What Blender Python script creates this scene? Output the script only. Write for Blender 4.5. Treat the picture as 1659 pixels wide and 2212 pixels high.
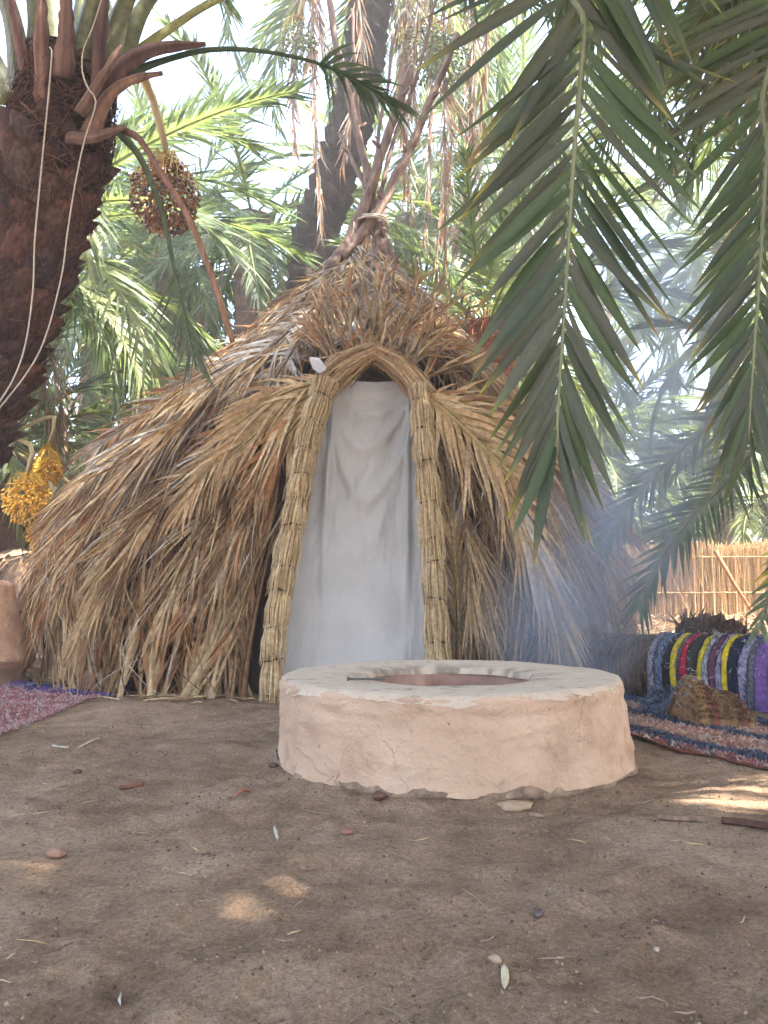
import bpy, math, random
import numpy as np
from mathutils import Matrix, Vector, Euler

for _o in list(bpy.data.objects):
    bpy.data.objects.remove(_o)
scene = bpy.context.scene
COL = scene.collection
R = math.radians
random.seed(7)

# ------------------------------------------------------------------ camera
CAM_Z, PITCH, FPX = 0.65, R(6.0), 1640.0          # focal length in pixels of a 1659 x 2212 frame
cam_d = bpy.data.cameras.new('camera')
cam = bpy.data.objects.new('camera', cam_d)
COL.objects.link(cam)
cam.location = (0, 0, CAM_Z)
cam.rotation_euler = (R(90) + PITCH, 0, 0)
cam_d.sensor_fit = 'VERTICAL'
cam_d.sensor_height = 36.0
cam_d.sensor_width = 27.0
cam_d.lens = 36.0 * FPX / 2212.0
cam_d.clip_start = 0.05
cam_d.clip_end = 2000.0
scene.camera = cam

# ------------------------------------------------------------------ sky and sun
SUN_EL, SUN_AZ = R(60), R(112)                    # azimuth clockwise from +Y (the view direction)
SUN_DIR = np.array([math.sin(SUN_AZ) * math.cos(SUN_EL), math.cos(SUN_AZ) * math.cos(SUN_EL), math.sin(SUN_EL)])
world = bpy.data.worlds.new('World')
scene.world = world
world.use_nodes = True
wn = world.node_tree
wn.nodes.clear()
w_out = wn.nodes.new('ShaderNodeOutputWorld')
w_bg = wn.nodes.new('ShaderNodeBackground')
w_sky = wn.nodes.new('ShaderNodeTexSky')
w_sky.sky_type = 'NISHITA'
w_sky.sun_disc = False
w_sky.sun_elevation = SUN_EL
w_sky.sun_rotation = SUN_AZ
w_sky.air_density = 1.0
w_sky.dust_density = 4.0
w_sky.ozone_density = 1.0
w_bg.inputs['Strength'].default_value = 0.15
wn.links.new(w_sky.outputs[0], w_bg.inputs[0])
wn.links.new(w_bg.outputs[0], w_out.inputs[0])

sun_d = bpy.data.lights.new('sun', 'SUN')
sun_d.energy = 4.0
sun_d.angle = R(0.5)
sun_d.color = (1.0, 0.94, 0.84)
sun = bpy.data.objects.new('sun', sun_d)
COL.objects.link(sun)
sun.location = (4, -2, 12)
sun.rotation_euler = Vector(-SUN_DIR).to_track_quat('-Z', 'Y').to_euler()

scene.view_settings.view_transform = 'Standard'
scene.view_settings.look = 'None'
scene.view_settings.gamma = 1.0
scene.view_settings.use_curve_mapping = False
scene.view_settings.exposure = 3.32
scene.render.engine = 'CYCLES'
scene.cycles.use_denoising = True
scene.cycles.max_bounces = 7
scene.cycles.diffuse_bounces = 4
scene.cycles.glossy_bounces = 2
scene.cycles.transmission_bounces = 4
scene.cycles.volume_bounces = 1
scene.cycles.caustics_reflective = False
scene.cycles.caustics_refractive = False
scene.cycles.sample_clamp_indirect = 6.0


# ------------------------------------------------------------------ helpers
def at(px, py, Y):
    """A point in the place: the direction of a point of the 1659 x 2212 frame, at ground distance Y."""
    a, b = (px - 829.5) / FPX, (1106.0 - py) / FPX
    c, s = math.cos(PITCH), math.sin(PITCH)
    k = Y / (c - b * s)
    return np.array([a * k, Y, CAM_Z + (s + b * c) * k])


def at_ground(px, py, z=0.0):
    b = (1106.0 - py) / FPX
    c, s = math.cos(PITCH), math.sin(PITCH)
    return at(px, py, (z - CAM_Z) * (c - b * s) / (s + b * c))


def nrm(v):
    v = np.asarray(v, float)
    return v / np.maximum(np.linalg.norm(v, axis=-1, keepdims=True), 1e-9)


def _h(ix, iy, iz, seed):
    n = np.sin(ix * 127.1 + iy * 311.7 + iz * 74.7 + seed * 53.3) * 43758.5453
    return n - np.floor(n)


def vnoise(x, y, z=0.0, seed=0):
    x, y, z = np.broadcast_arrays(np.asarray(x, float), np.asarray(y, float), np.asarray(z, float))
    x0, y0, z0 = np.floor(x), np.floor(y), np.floor(z)
    f = [q - q0 for q, q0 in ((x, x0), (y, y0), (z, z0))]
    f = [q * q * (3 - 2 * q) for q in f]
    r = 0
    for dx in (0, 1):
        for dy in (0, 1):
            for dz in (0, 1):
                w = (f[0] if dx else 1 - f[0]) * (f[1] if dy else 1 - f[1]) * (f[2] if dz else 1 - f[2])
                r = r + w * _h(x0 + dx, y0 + dy, z0 + dz, seed)
    return r * 2 - 1


def fbm(x, y, z=0.0, seed=0, octv=4, gain=0.5):
    r, a = 0, 1.0
    for k in range(octv):
        r = r + a * vnoise(x * 2.03 ** k, y * 2.03 ** k, np.asarray(z) * 2.03 ** k, seed + k)
        a *= gain
    return r


def smooth_path(pts, n):
    """Catmull-Rom through pts, resampled to n points at even length."""
    p = np.asarray(pts, float)
    q = np.vstack([2 * p[0] - p[1], p, 2 * p[-1] - p[-2]])
    out = []
    for i in range(1, len(q) - 2):
        for u in np.linspace(0, 1, 16, endpoint=False):
            a, b, c, d = q[i - 1], q[i], q[i + 1], q[i + 2]
            out.append(0.5 * (2 * b + (c - a) * u + (2 * a - 5 * b + 4 * c - d) * u * u + (3 * b - a - 3 * c + d) * u ** 3))
    out.append(p[-1])
    out = np.array(out)
    s = np.concatenate([[0], np.cumsum(np.linalg.norm(np.diff(out, axis=0), axis=1))])
    t = np.linspace(0, s[-1], n)
    return np.stack([np.interp(t, s, out[:, k]) for k in range(out.shape[1])], 1)


def tangents(P):
    return nrm(np.gradient(P, axis=0))


def frames(P):
    T = tangents(P)
    ref = np.array([0, 0, 1.0]) if abs(T[0][2]) < 0.9 else np.array([1.0, 0, 0])
    n = nrm(np.cross(T[0], np.cross(ref, T[0])))
    A, B = [], []
    for t in T:
        n = nrm(n - t * np.dot(n, t))
        A.append(n)
        B.append(np.cross(t, n))
    return T, np.array(A), np.array(B)


class MB:
    """Collects vertices, faces and a colour per vertex for one mesh."""
    def __init__(self):
        self.v, self.f, self.c, self.n = [], [], [], 0

    def add(self, v, f, c=(1, 1, 1)):
        v = np.asarray(v, float).reshape(-1, 3)
        c = np.asarray(c, float)
        if c.ndim == 1:
            c = np.tile(c, (len(v), 1))
        self.v.append(v)
        self.c.append(c)
        k = self.n
        self.f.extend([tuple(int(i) + k for i in q) for q in f])
        self.n += len(v)

    def mesh(self, name, mat, smooth=True):
        me = bpy.data.meshes.new(name)
        v = np.vstack(self.v)
        me.from_pydata(v.tolist(), [], self.f)
        c = np.ones((len(v), 4), np.float32)
        c[:, :3] = np.vstack(self.c)
        at_ = me.color_attributes.new('Col', 'FLOAT_COLOR', 'POINT')
        at_.data.foreach_set('color', c.ravel())
        if smooth:
            me.polygons.foreach_set('use_smooth', np.ones(len(me.polygons), bool))
        me.materials.append(mat)
        me.update()
        return me

    def build(self, name, mat, parent=None, smooth=True):
        return link(name, self.mesh(name, mat, smooth), parent)


def link(name, me, parent=None):
    o = bpy.data.objects.new(name, me)
    COL.objects.link(o)
    if parent is not None:
        o.parent = parent
        root = parent
        off = Vector((0, 0, 0))
        while root is not None:
            off += root.location
            root = root.parent
        if me is not None:
            o.location = -off          # vertices are given in world space
    return o


def thing(name, label, cat, loc=(0, 0, 0), group=None):
    o = bpy.data.objects.new(name, None)
    o.empty_display_size = 0.1
    COL.objects.link(o)
    o.location = loc
    return tag(o, label, cat, group)


def tag(o, label=None, cat=None, group=None, kind=None):
    if label:
        o['label'] = label
    if cat:
        o['category'] = cat
    if group:
        o['group'] = group
    if kind:
        o['kind'] = kind
    return o


def tube(mb, P, r, sides=8, c=(1, 1, 1), cap=True, rnoise=0.0, seed=0, streak=0.0, flat=1.0):
    P = np.asarray(P, float)
    n = len(P)
    r = np.broadcast_to(np.asarray(r, float), (n,))
    T, A, B = frames(P)
    th = np.linspace(0, 2 * math.pi, sides, endpoint=False)
    rr = r[:, None] * (1 + (rnoise * vnoise(th[None, :] * 1.3 + 3, np.arange(n)[:, None] * 0.9, 0, seed) if rnoise else 0 * th[None, :]))
    V = P[:, None, :] + rr[..., None] * (np.cos(th)[None, :, None] * A[:, None, :] * flat + np.sin(th)[None, :, None] * B[:, None, :])
    F = []
    for i in range(n - 1):
        for j in range(sides):
            k = (j + 1) % sides
            F.append((i * sides + j, i * sides + k, (i + 1) * sides + k, (i + 1) * sides + j))
    if cap:
        F.append(tuple(range(sides - 1, -1, -1)))
        F.append(tuple((n - 1) * sides + j for j in range(sides)))
    c = np.asarray(c, float)
    if c.ndim == 2 and len(c) == n:
        c = np.repeat(c, sides, axis=0)
    if streak:
        c = np.broadcast_to(c, (n * sides, 3)) * np.tile(1 + streak * (2 * _h(np.arange(sides) * 1.7, seed * 3.1, 0, 7) - 1), n)[:, None]
    mb.add(V.reshape(-1, 3), F, c)


def grid_faces(nu, nv, wrap_u=False):
    F = []
    for i in range(nu if wrap_u else nu - 1):
        for j in range(nv - 1):
            a, b = i * nv + j, ((i + 1) % nu) * nv + j
            F.append((a, b, b + 1, a + 1))
    return F


# ------------------------------------------------------------------ materials
def mat_new(name):
    m = bpy.data.materials.new(name)
    m.use_nodes = True
    nt = m.node_tree
    nt.nodes.clear()
    out = nt.nodes.new('ShaderNodeOutputMaterial')
    return m, nt, out


def N(nt, t, **kw):
    n = nt.nodes.new(t)
    for k, v in kw.items():
        if k.startswith('i_'):
            n.inputs[k[2:].replace('_', ' ')].default_value = v
        else:
            setattr(n, k, v)
    return n


def noise_node(nt, scale, detail=4, rough=0.55, coord=None, dist=0.0):
    n = N(nt, 'ShaderNodeTexNoise')
    n.inputs['Scale'].default_value = scale
    n.inputs['Detail'].default_value = detail
    n.inputs['Roughness'].default_value = rough
    n.inputs['Distortion'].default_value = dist
    if coord is not None:
        nt.links.new(coord, n.inputs['Vector'])
    return n


def ramp(nt, fac, stops):
    r = N(nt, 'ShaderNodeValToRGB')
    e = r.color_ramp.elements
    while len(e) < len(stops):
        e.new(0.5)
    for k, (p, c) in enumerate(stops):
        e[k].position = p
        e[k].color = (c, c, c, 1) if isinstance(c, (int, float)) else (*c, 1)
    nt.links.new(fac, r.inputs[0])
    return r


def mixc(nt, fac, a, b, mode='MIX'):
    m = N(nt, 'ShaderNodeMix', data_type='RGBA', blend_type=mode)
    for sock, v in ((m.inputs[0], fac), (m.inputs[6], a), (m.inputs[7], b)):
        if hasattr(v, 'is_output') or isinstance(v, bpy.types.NodeSocket):
            nt.links.new(v, sock)
        elif isinstance(v, (int, float)):
            sock.default_value = v
        else:
            sock.default_value = (*v, 1)
    return m.outputs[2]


def bump(nt, h, strength=0.5, dist=0.01, normal=None):
    b = N(nt, 'ShaderNodeBump')
    b.inputs['Strength'].default_value = strength
    b.inputs['Distance'].default_value = dist
    nt.links.new(h, b.inputs['Height'])
    if normal is not None:
        nt.links.new(normal, b.inputs['Normal'])
    return b.outputs[0]


def coords(nt, stretch=None, which='Object'):
    tc = N(nt, 'ShaderNodeTexCoord')
    if stretch is None:
        return tc.outputs[which]
    mp = N(nt, 'ShaderNodeMapping')
    mp.inputs['Scale'].default_value = stretch
    nt.links.new(tc.outputs[which], mp.inputs[0])
    return mp.outputs[0]


def leaf_mat(name, trans=0.3, tcol=(1.5, 1.5, 0.6), rough=0.5, spec=0.35, vary=0.35, scale=25.0):
    """Colour comes from the leaf's own colour attribute, mottled by noise; thin leaves let light through."""
    m, nt, out = mat_new(name)
    a = N(nt, 'ShaderNodeAttribute', attribute_name='Col')
    nz = noise_node(nt, scale, 5, 0.65, coords(nt))
    rp = ramp(nt, nz.outputs[0], [(0.3, 1 - vary), (0.7, 1 + vary)])
    col = mixc(nt, 1.0, a.outputs['Color'], rp.outputs[0], 'MULTIPLY')
    p = N(nt, 'ShaderNodeBsdfPrincipled')
    p.inputs['Roughness'].default_value = rough
    p.inputs['Specular IOR Level'].default_value = spec
    nt.links.new(col, p.inputs['Base Color'])
    nt.links.new(bump(nt, nz.outputs[0], 0.25, 0.004), p.inputs['Normal'])
    if trans > 0:
        t = N(nt, 'ShaderNodeBsdfTranslucent')
        nt.links.new(mixc(nt, 1.0, col, tcol, 'MULTIPLY'), t.inputs[0])
        mx = N(nt, 'ShaderNodeMixShader')
        mx.inputs[0].default_value = trans
        nt.links.new(p.outputs[0], mx.inputs[1])
        nt.links.new(t.outputs[0], mx.inputs[2])
        nt.links.new(mx.outputs[0], out.inputs[0])
    else:
        nt.links.new(p.outputs[0], out.inputs[0])
    return m


def rough_mat(name, stops, scale=8.0, rough=0.9, bscale=40.0, bstr=0.5, bdist=0.01, stretch=None, use_col=False, detail=6, spec=0.2):
    m, nt, out = mat_new(name)
    co = coords(nt, stretch)
    nz = noise_node(nt, scale, detail, 0.6, co, 0.3)
    col = ramp(nt, nz.outputs[0], stops).outputs[0]
    if use_col:
        a = N(nt, 'ShaderNodeAttribute', attribute_name='Col')
        col = mixc(nt, 1.0, col, a.outputs['Color'], 'MULTIPLY')
    p = N(nt, 'ShaderNodeBsdfPrincipled')
    p.inputs['Roughness'].default_value = rough
    p.inputs['Specular IOR Level'].default_value = spec
    nt.links.new(col, p.inputs['Base Color'])
    b = noise_node(nt, bscale, 6, 0.65, co)
    nt.links.new(bump(nt, b.outputs[0], bstr, bdist), p.inputs['Normal'])
    nt.links.new(p.outputs[0], out.inputs[0])
    return m


M = {}
M['green'] = leaf_mat('palm_leaf_green', 0.36, (1.5, 1.6, 1.05), 0.5, 0.35, 0.3)
M['hero'] = leaf_mat('palm_leaflet', 0.24, (1.6, 1.9, 0.5), 0.48, 0.28, 0.22, 14.0)
M['dry'] = leaf_mat('dry_palm_leaf', 0.16, (1.25, 1.0, 0.7), 0.75, 0.2, 0.4, 30.0)
M['stalk'] = rough_mat('green_stalk', [(0.3, (0.75, 0.75, 0.75)), (0.7, (1.15, 1.15, 1.1))], 14, 0.55, 60, 0.25, 0.004, (1, 1, 0.2), True, spec=0.35)
M['fibre'] = rough_mat('trunk_fibre', [(0.28, (0.35, 0.33, 0.32)), (0.72, (1.6, 1.5, 1.4))], 34, 0.95, 80, 1.0, 0.02, (1.6, 1.6, 0.45), True, 8)
M['wood'] = rough_mat('pole_wood', [(0.28, (0.5, 0.47, 0.45)), (0.72, (1.35, 1.3, 1.25))], 30, 0.88, 70, 0.9, 0.008, (1, 1, 0.2), True, 7)
M['straw'] = leaf_mat('straw', 0.1, (1.2, 1.0, 0.7), 0.7, 0.25, 0.35, 40.0)
M['date'] = leaf_mat('date_fruit', 0.0, (1, 1, 1), 0.4, 0.4, 0.25, 30.0)
M['clay'] = rough_mat('clay_wall', [(0.3, (0.34, 0.205, 0.13)), (0.5, (0.46, 0.285, 0.185)), (0.7, (0.54, 0.355, 0.24))], 9, 0.95, 34, 0.9, 0.025, None, False, 9)
M['rope'] = rough_mat('rope_fibre', [(0.3, (0.36, 0.32, 0.26)), (0.7, (0.52, 0.47, 0.39))], 60, 0.9, 160, 0.5, 0.002)
M['rubber'] = rough_mat('hose_rubber', [(0.3, (0.05, 0.05, 0.055)), (0.7, (0.12, 0.12, 0.125))], 20, 0.55, 90, 0.2, 0.002, spec=0.4)
M['rag'] = rough_mat('rag_cloth', [(0.25, (0.55, 0.55, 0.55)), (0.75, (1.35, 1.35, 1.35))], 45, 0.95, 120, 0.9, 0.008, None, True)
M['iron'] = rough_mat('iron', [(0.3, (0.05, 0.045, 0.04)), (0.7, (0.11, 0.09, 0.08))], 40, 0.6, 120, 0.3, 0.002, spec=0.5)
M['stone'] = rough_mat('stone', [(0.3, (0.7, 0.7, 0.7)), (0.7, (1.15, 1.15, 1.15))], 30, 0.85, 90, 0.5, 0.003, None, True)
M['white'] = rough_mat('white_sheet', [(0.3, (0.45, 0.45, 0.45)), (0.7, (0.6, 0.6, 0.6))], 10, 0.7, 60, 0.2, 0.002)
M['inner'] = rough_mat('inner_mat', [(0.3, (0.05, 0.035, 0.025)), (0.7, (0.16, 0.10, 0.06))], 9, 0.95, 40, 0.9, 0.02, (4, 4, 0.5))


def ground_material():
    m, nt, out = mat_new('packed_sand')
    co = coords(nt)
    big = noise_node(nt, 1.6, 8, 0.68, co, 0.8)
    mid = noise_node(nt, 7.0, 7, 0.65, co, 0.3)
    fine = noise_node(nt, 90.0, 6, 0.7, co)
    c1 = ramp(nt, big.outputs[0], [(0.32, (0.185, 0.118, 0.074)), (0.5, (0.285, 0.193, 0.126)), (0.68, (0.37, 0.265, 0.182))]).outputs[0]
    c2 = ramp(nt, mid.outputs[0], [(0.3, (0.62, 0.58, 0.54)), (0.5, (1.0, 1.0, 1.0)), (0.72, (1.22, 1.2, 1.17))]).outputs[0]
    c = mixc(nt, 1.0, c1, c2, 'MULTIPLY')
    c3 = ramp(nt, fine.outputs[0], [(0.3, 0.55), (0.5, 1.0), (0.72, 1.5)]).outputs[0]
    c = mixc(nt, 0.9, c, c3, 'MULTIPLY')
    vf = noise_node(nt, 300.0, 4, 0.7, co)
    c = mixc(nt, 0.8, c, ramp(nt, vf.outputs[0], [(0.3, 0.6), (0.5, 1.0), (0.7, 1.45)]).outputs[0], 'MULTIPLY')
    sp = noise_node(nt, 60.0, 5, 0.7, co, 0.3)
    spots = ramp(nt, sp.outputs[0], [(0.64, 0.0), (0.72, 0.55)]).outputs[0]
    c = mixc(nt, spots, c, (0.075, 0.05, 0.035))
    sg = noise_node(nt, 120.0, 2, 0.5, co)
    grains = ramp(nt, sg.outputs[0], [(0.74, 0.0), (0.78, 0.8)]).outputs[0]
    c = mixc(nt, grains, c, (0.42, 0.36, 0.29))
    p = N(nt, 'ShaderNodeBsdfPrincipled')
    p.inputs['Roughness'].default_value = 0.95
    p.inputs['Specular IOR Level'].default_value = 0.15
    nt.links.new(c, p.inputs['Base Color'])
    n1 = bump(nt, mid.outputs[0], 0.6, 0.018)
    gb = noise_node(nt, 42.0, 8, 0.72, co)
    n2 = bump(nt, gb.outputs[0], 0.9, 0.014, n1)
    n3 = bump(nt, fine.outputs[0], 1.0, 0.010, n2)
    nt.links.new(n3, p.inputs['Normal'])
    nt.links.new(p.outputs[0], out.inputs[0])
    return m


def plaster_material():
    m, nt, out = mat_new('pink_plaster')
    co = coords(nt)
    a = N(nt, 'ShaderNodeAttribute', attribute_name='Col')
    n1 = noise_node(nt, 3.2, 7, 0.6, co, 0.7)
    c = ramp(nt, n1.outputs[0], [(0.25, (0.35, 0.232, 0.155)), (0.42, (0.455, 0.315, 0.215)), (0.58, (0.49, 0.345, 0.24)), (0.74, (0.54, 0.40, 0.295))]).outputs[0]
    # stains with a shape of their own
    n2 = noise_node(nt, 5.5, 9, 0.72, co, 0.9)
    st = ramp(nt, n2.outputs[0], [(0.54, 0.0), (0.62, 0.55), (0.74, 0.85)]).outputs[0]
    c = mixc(nt, st, c, (0.31, 0.19, 0.115))
    # hairline cracks
    wv = noise_node(nt, 4.0, 4, 0.6, co)
    vm = N(nt, 'ShaderNodeVectorMath', operation='MULTIPLY_ADD')
    nt.links.new(wv.outputs['Color'], vm.inputs[0])
    vm.inputs[1].default_value = (0.22, 0.22, 0.22)
    nt.links.new(co, vm.inputs[2])
    vo = N(nt, 'ShaderNodeTexVoronoi', feature='DISTANCE_TO_EDGE')
    vo.inputs['Scale'].default_value = 3.4
    nt.links.new(vm.outputs[0], vo.inputs['Vector'])
    line = ramp(nt, vo.outputs['Distance'], [(0.0, 0.8), (0.006, 0.0)]).outputs[0]
    n3 = noise_node(nt, 2.6, 3, 0.5, co)
    msk = ramp(nt, n3.outputs[0], [(0.54, 0.0), (0.66, 1.0)]).outputs[0]
    crack = mixc(nt, 1.0, line, msk, 'MULTIPLY')
    c = mixc(nt, crack, c, (0.26, 0.15, 0.10))
    pt = noise_node(nt, 38.0, 3, 0.6, co)
    pits = ramp(nt, pt.outputs[0], [(0.69, 0.0), (0.73, 1.0)]).outputs[0]
    c = mixc(nt, pits, c, (0.25, 0.15, 0.10))
    c = mixc(nt, 1.0, c, a.outputs['Color'], 'MULTIPLY')
    p = N(nt, 'ShaderNodeBsdfPrincipled')
    p.inputs['Roughness'].default_value = 0.9
    p.inputs['Specular IOR Level'].default_value = 0.2
    nt.links.new(c, p.inputs['Base Color'])
    nb = noise_node(nt, 9.0, 7, 0.62, co, 0.4)
    b1 = bump(nt, nb.outputs[0], 0.7, 0.04)
    inv = N(nt, 'ShaderNodeMath', operation='SUBTRACT')
    inv.inputs[0].default_value = 1.0
    nt.links.new(crack, inv.inputs[1])
    b2 = bump(nt, inv.outputs[0], 0.7, 0.006, b1)
    nf = noise_node(nt, 60.0, 5, 0.65, co)
    nt.links.new(bump(nt, nf.outputs[0], 0.6, 0.008, b2), p.inputs['Normal'])
    nt.links.new(p.outputs[0], out.inputs[0])
    return m


def curtain_material():
    m, nt, out = mat_new('cotton_sheet')
    co = coords(nt)
    n1 = noise_node(nt, 2.5, 5, 0.6, co, 0.4)
    c = ramp(nt, n1.outputs[0], [(0.3, (0.43, 0.418, 0.40)), (0.7, (0.52, 0.508, 0.49))]).outputs[0]
    ns = noise_node(nt, 7.0, 6, 0.7, co, 0.5)
    c = mixc(nt, ramp(nt, ns.outputs[0], [(0.62, 0.0), (0.80, 0.35)]).outputs[0], c, (0.40, 0.34, 0.27))
    p = N(nt, 'ShaderNodeBsdfPrincipled')
    p.inputs['Roughness'].default_value = 0.85
    p.inputs['Specular IOR Level'].default_value = 0.15
    nt.links.new(c, p.inputs['Base Color'])
    w1 = noise_node(nt, 6.0, 5, 0.55, coords(nt, (1.6, 1, 0.5)), 1.2)
    w2 = noise_node(nt, 26.0, 4, 0.6, coords(nt, (1.0, 1, 0.7)), 0.8)
    b1 = bump(nt, w1.outputs[0], 0.30, 0.05)
    w3 = noise_node(nt, 420.0, 2, 0.5, co)
    b2 = bump(nt, w2.outputs[0], 0.28, 0.012, b1)
    nt.links.new(bump(nt, w3.outputs[0], 0.3, 0.002, b2), p.inputs['Normal'])
    t = N(nt, 'ShaderNodeBsdfTranslucent')
    nt.links.new(c, t.inputs[0])
    mx = N(nt, 'ShaderNodeMixShader')
    mx.inputs[0].default_value = 0.12
    nt.links.new(p.outputs[0], mx.inputs[1])
    nt.links.new(t.outputs[0], mx.inputs[2])
    nt.links.new(mx.outputs[0], out.inputs[0])
    return m


M['ground'] = ground_material()
M['plaster'] = plaster_material()
M['curtain'] = curtain_material()
M['rim'] = rough_mat('lime_rim', [(0.30, (0.29, 0.20, 0.14)), (0.42, (0.50, 0.40, 0.30)), (0.8, (0.58, 0.485, 0.385))], 16, 0.9, 34, 0.9, 0.02, None, True, 9)
M['bowl'] = rough_mat('burnt_clay', [(0.3, (0.10, 0.07, 0.065)), (0.5, (0.27, 0.16, 0.12)), (0.75, (0.36, 0.24, 0.18))], 5, 0.95, 30, 0.7, 0.015)
M['footing'] = rough_mat('rubble_footing', [(0.3, (0.13, 0.092, 0.064)), (0.7, (0.36, 0.25, 0.17))], 22, 0.95, 40, 0.9, 0.02)


# ------------------------------------------------------------------ ground
PIT = np.array([0.262, 3.12, 0.0])


def axis_coords(lo, hi, step, far, grow=1.22):
    a = np.arange(lo, hi + 1e-6, step)
    out, s, x = [], step, a[-1]
    while x < far:
        s *= grow
        x += s
        out.append(x)
    left, s, x = [], step, a[0]
    while x > -far:
        s *= grow
        x -= s
        left.append(x)
    return np.concatenate([left[::-1], a, out])


PRINTS = [(at_ground(330, 2060), 0.10, 0.16, 0.4), (at_ground(200, 2150), 0.10, 0.15, 0.7), (at_ground(480, 1990), 0.09, 0.15, 0.3),
          (at_ground(860, 2110), 0.11, 0.16, -0.5), (at_ground(760, 1880), 0.10, 0.16, 1.0), (at_ground(1250, 2010), 0.10, 0.17, -0.8),
          (at_ground(1440, 1950), 0.10, 0.15, 0.2), (at_ground(560, 1790), 0.14, 0.2, 1.2), (at_ground(1100, 1920), 0.09, 0.15, 0.9),
          (at_ground(1500, 2100), 0.10, 0.16, -0.3), (at_ground(640, 2160), 0.10, 0.16, 0.1)]


def ground_z(x, y):
    x, y = np.broadcast_arrays(np.asarray(x, float), np.asarray(y, float))
    near = np.exp(-(np.hypot(x, y - 2.5) / 9.0) ** 2)
    h = 0.022 * fbm(x * 0.7, y * 0.7, 0, 3, 3) * near
    h = h + 0.0085 * fbm(x * 3.1, y * 3.1, 0, 11, 4, 0.62)
    h = h + 0.006 * np.abs(fbm(x * 9.0, y * 9.0, 0, 21, 3, 0.6))
    lump = vnoise(x * 22, y * 22, 0, 31)
    rough = np.clip(vnoise(x * 1.6, y * 1.6, 0, 37) * 1.4 + 0.35, 0, 1)
    h = h + 0.010 * np.clip(lump - 0.35, 0, 1) * rough + 0.006 * rough * vnoise(x * 40, y * 40, 0, 41)
    for c, a, b, th in PRINTS:
        dx, dy = x - c[0], y - c[1]
        u = (dx * math.cos(th) + dy * math.sin(th)) / a
        v = (-dx * math.sin(th) + dy * math.cos(th)) / b
        d = np.sqrt(u * u + v * v)
        h = h + np.where(d < 1, -0.012 * (1 - d ** 4), 0) + 0.006 * np.exp(-((d - 1.12) / 0.14) ** 2) * (0.6 + 0.4 * np.sin(5 * np.arctan2(v, u) + th * 7))
    dp = np.hypot(x - PIT[0], y - PIT[1])
    h = h - 0.02 * np.exp(-((dp - 0.80) / 0.10) ** 2)
    dm = np.hypot((x + 0.9) / 1.1, (y - 4.35) / 0.35)
    h = h + 0.035 * np.exp(-dm ** 2)
    return h


gx = axis_coords(-2.4, 2.4, 0.0125, 110)
gy = axis_coords(-2.2, 2.2, 0.0125, 110) + 3.0
GX, GY = np.meshgrid(gx, gy, indexing='ij')
GZ = ground_z(GX, GY)
gm = MB()
gm.add(np.stack([GX, GY, GZ], -1), grid_faces(len(gx), len(gy)), (1, 1, 1))
ground = gm.build('ground', M['ground'])
tag(ground, 'brown packed sandy ground with footprints and straw bits', None, None, 'structure')


def gz(x, y):
    return float(ground_z(x, y))


# ------------------------------------------------------------------ fronds
PAL = {
    'tan': (0.43, 0.288, 0.150), 'straw': (0.55, 0.41, 0.24), 'brown': (0.225, 0.125, 0.064), 'greyb': (0.27, 0.210, 0.160),
    'grey': (0.43, 0.39, 0.34), 'dark': (0.100, 0.064, 0.042), 'rust': (0.35, 0.165, 0.075),
    'g1': (0.085, 0.115, 0.060), 'g2': (0.11, 0.145, 0.070), 'g3': (0.075, 0.100, 0.068), 'g4': (0.16, 0.185, 0.075), 'y': (0.42, 0.36, 0.05),
}


def pick(rng, names):
    c = np.array(PAL[names[int(rng.integers(len(names)))]])
    return c * (0.8 + 0.4 * rng.random())


def lenprof(t):
    return np.interp(t, [0, 0.12, 0.4, 0.75, 1.0], [0.35, 0.75, 1.0, 0.85, 0.5])


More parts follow.
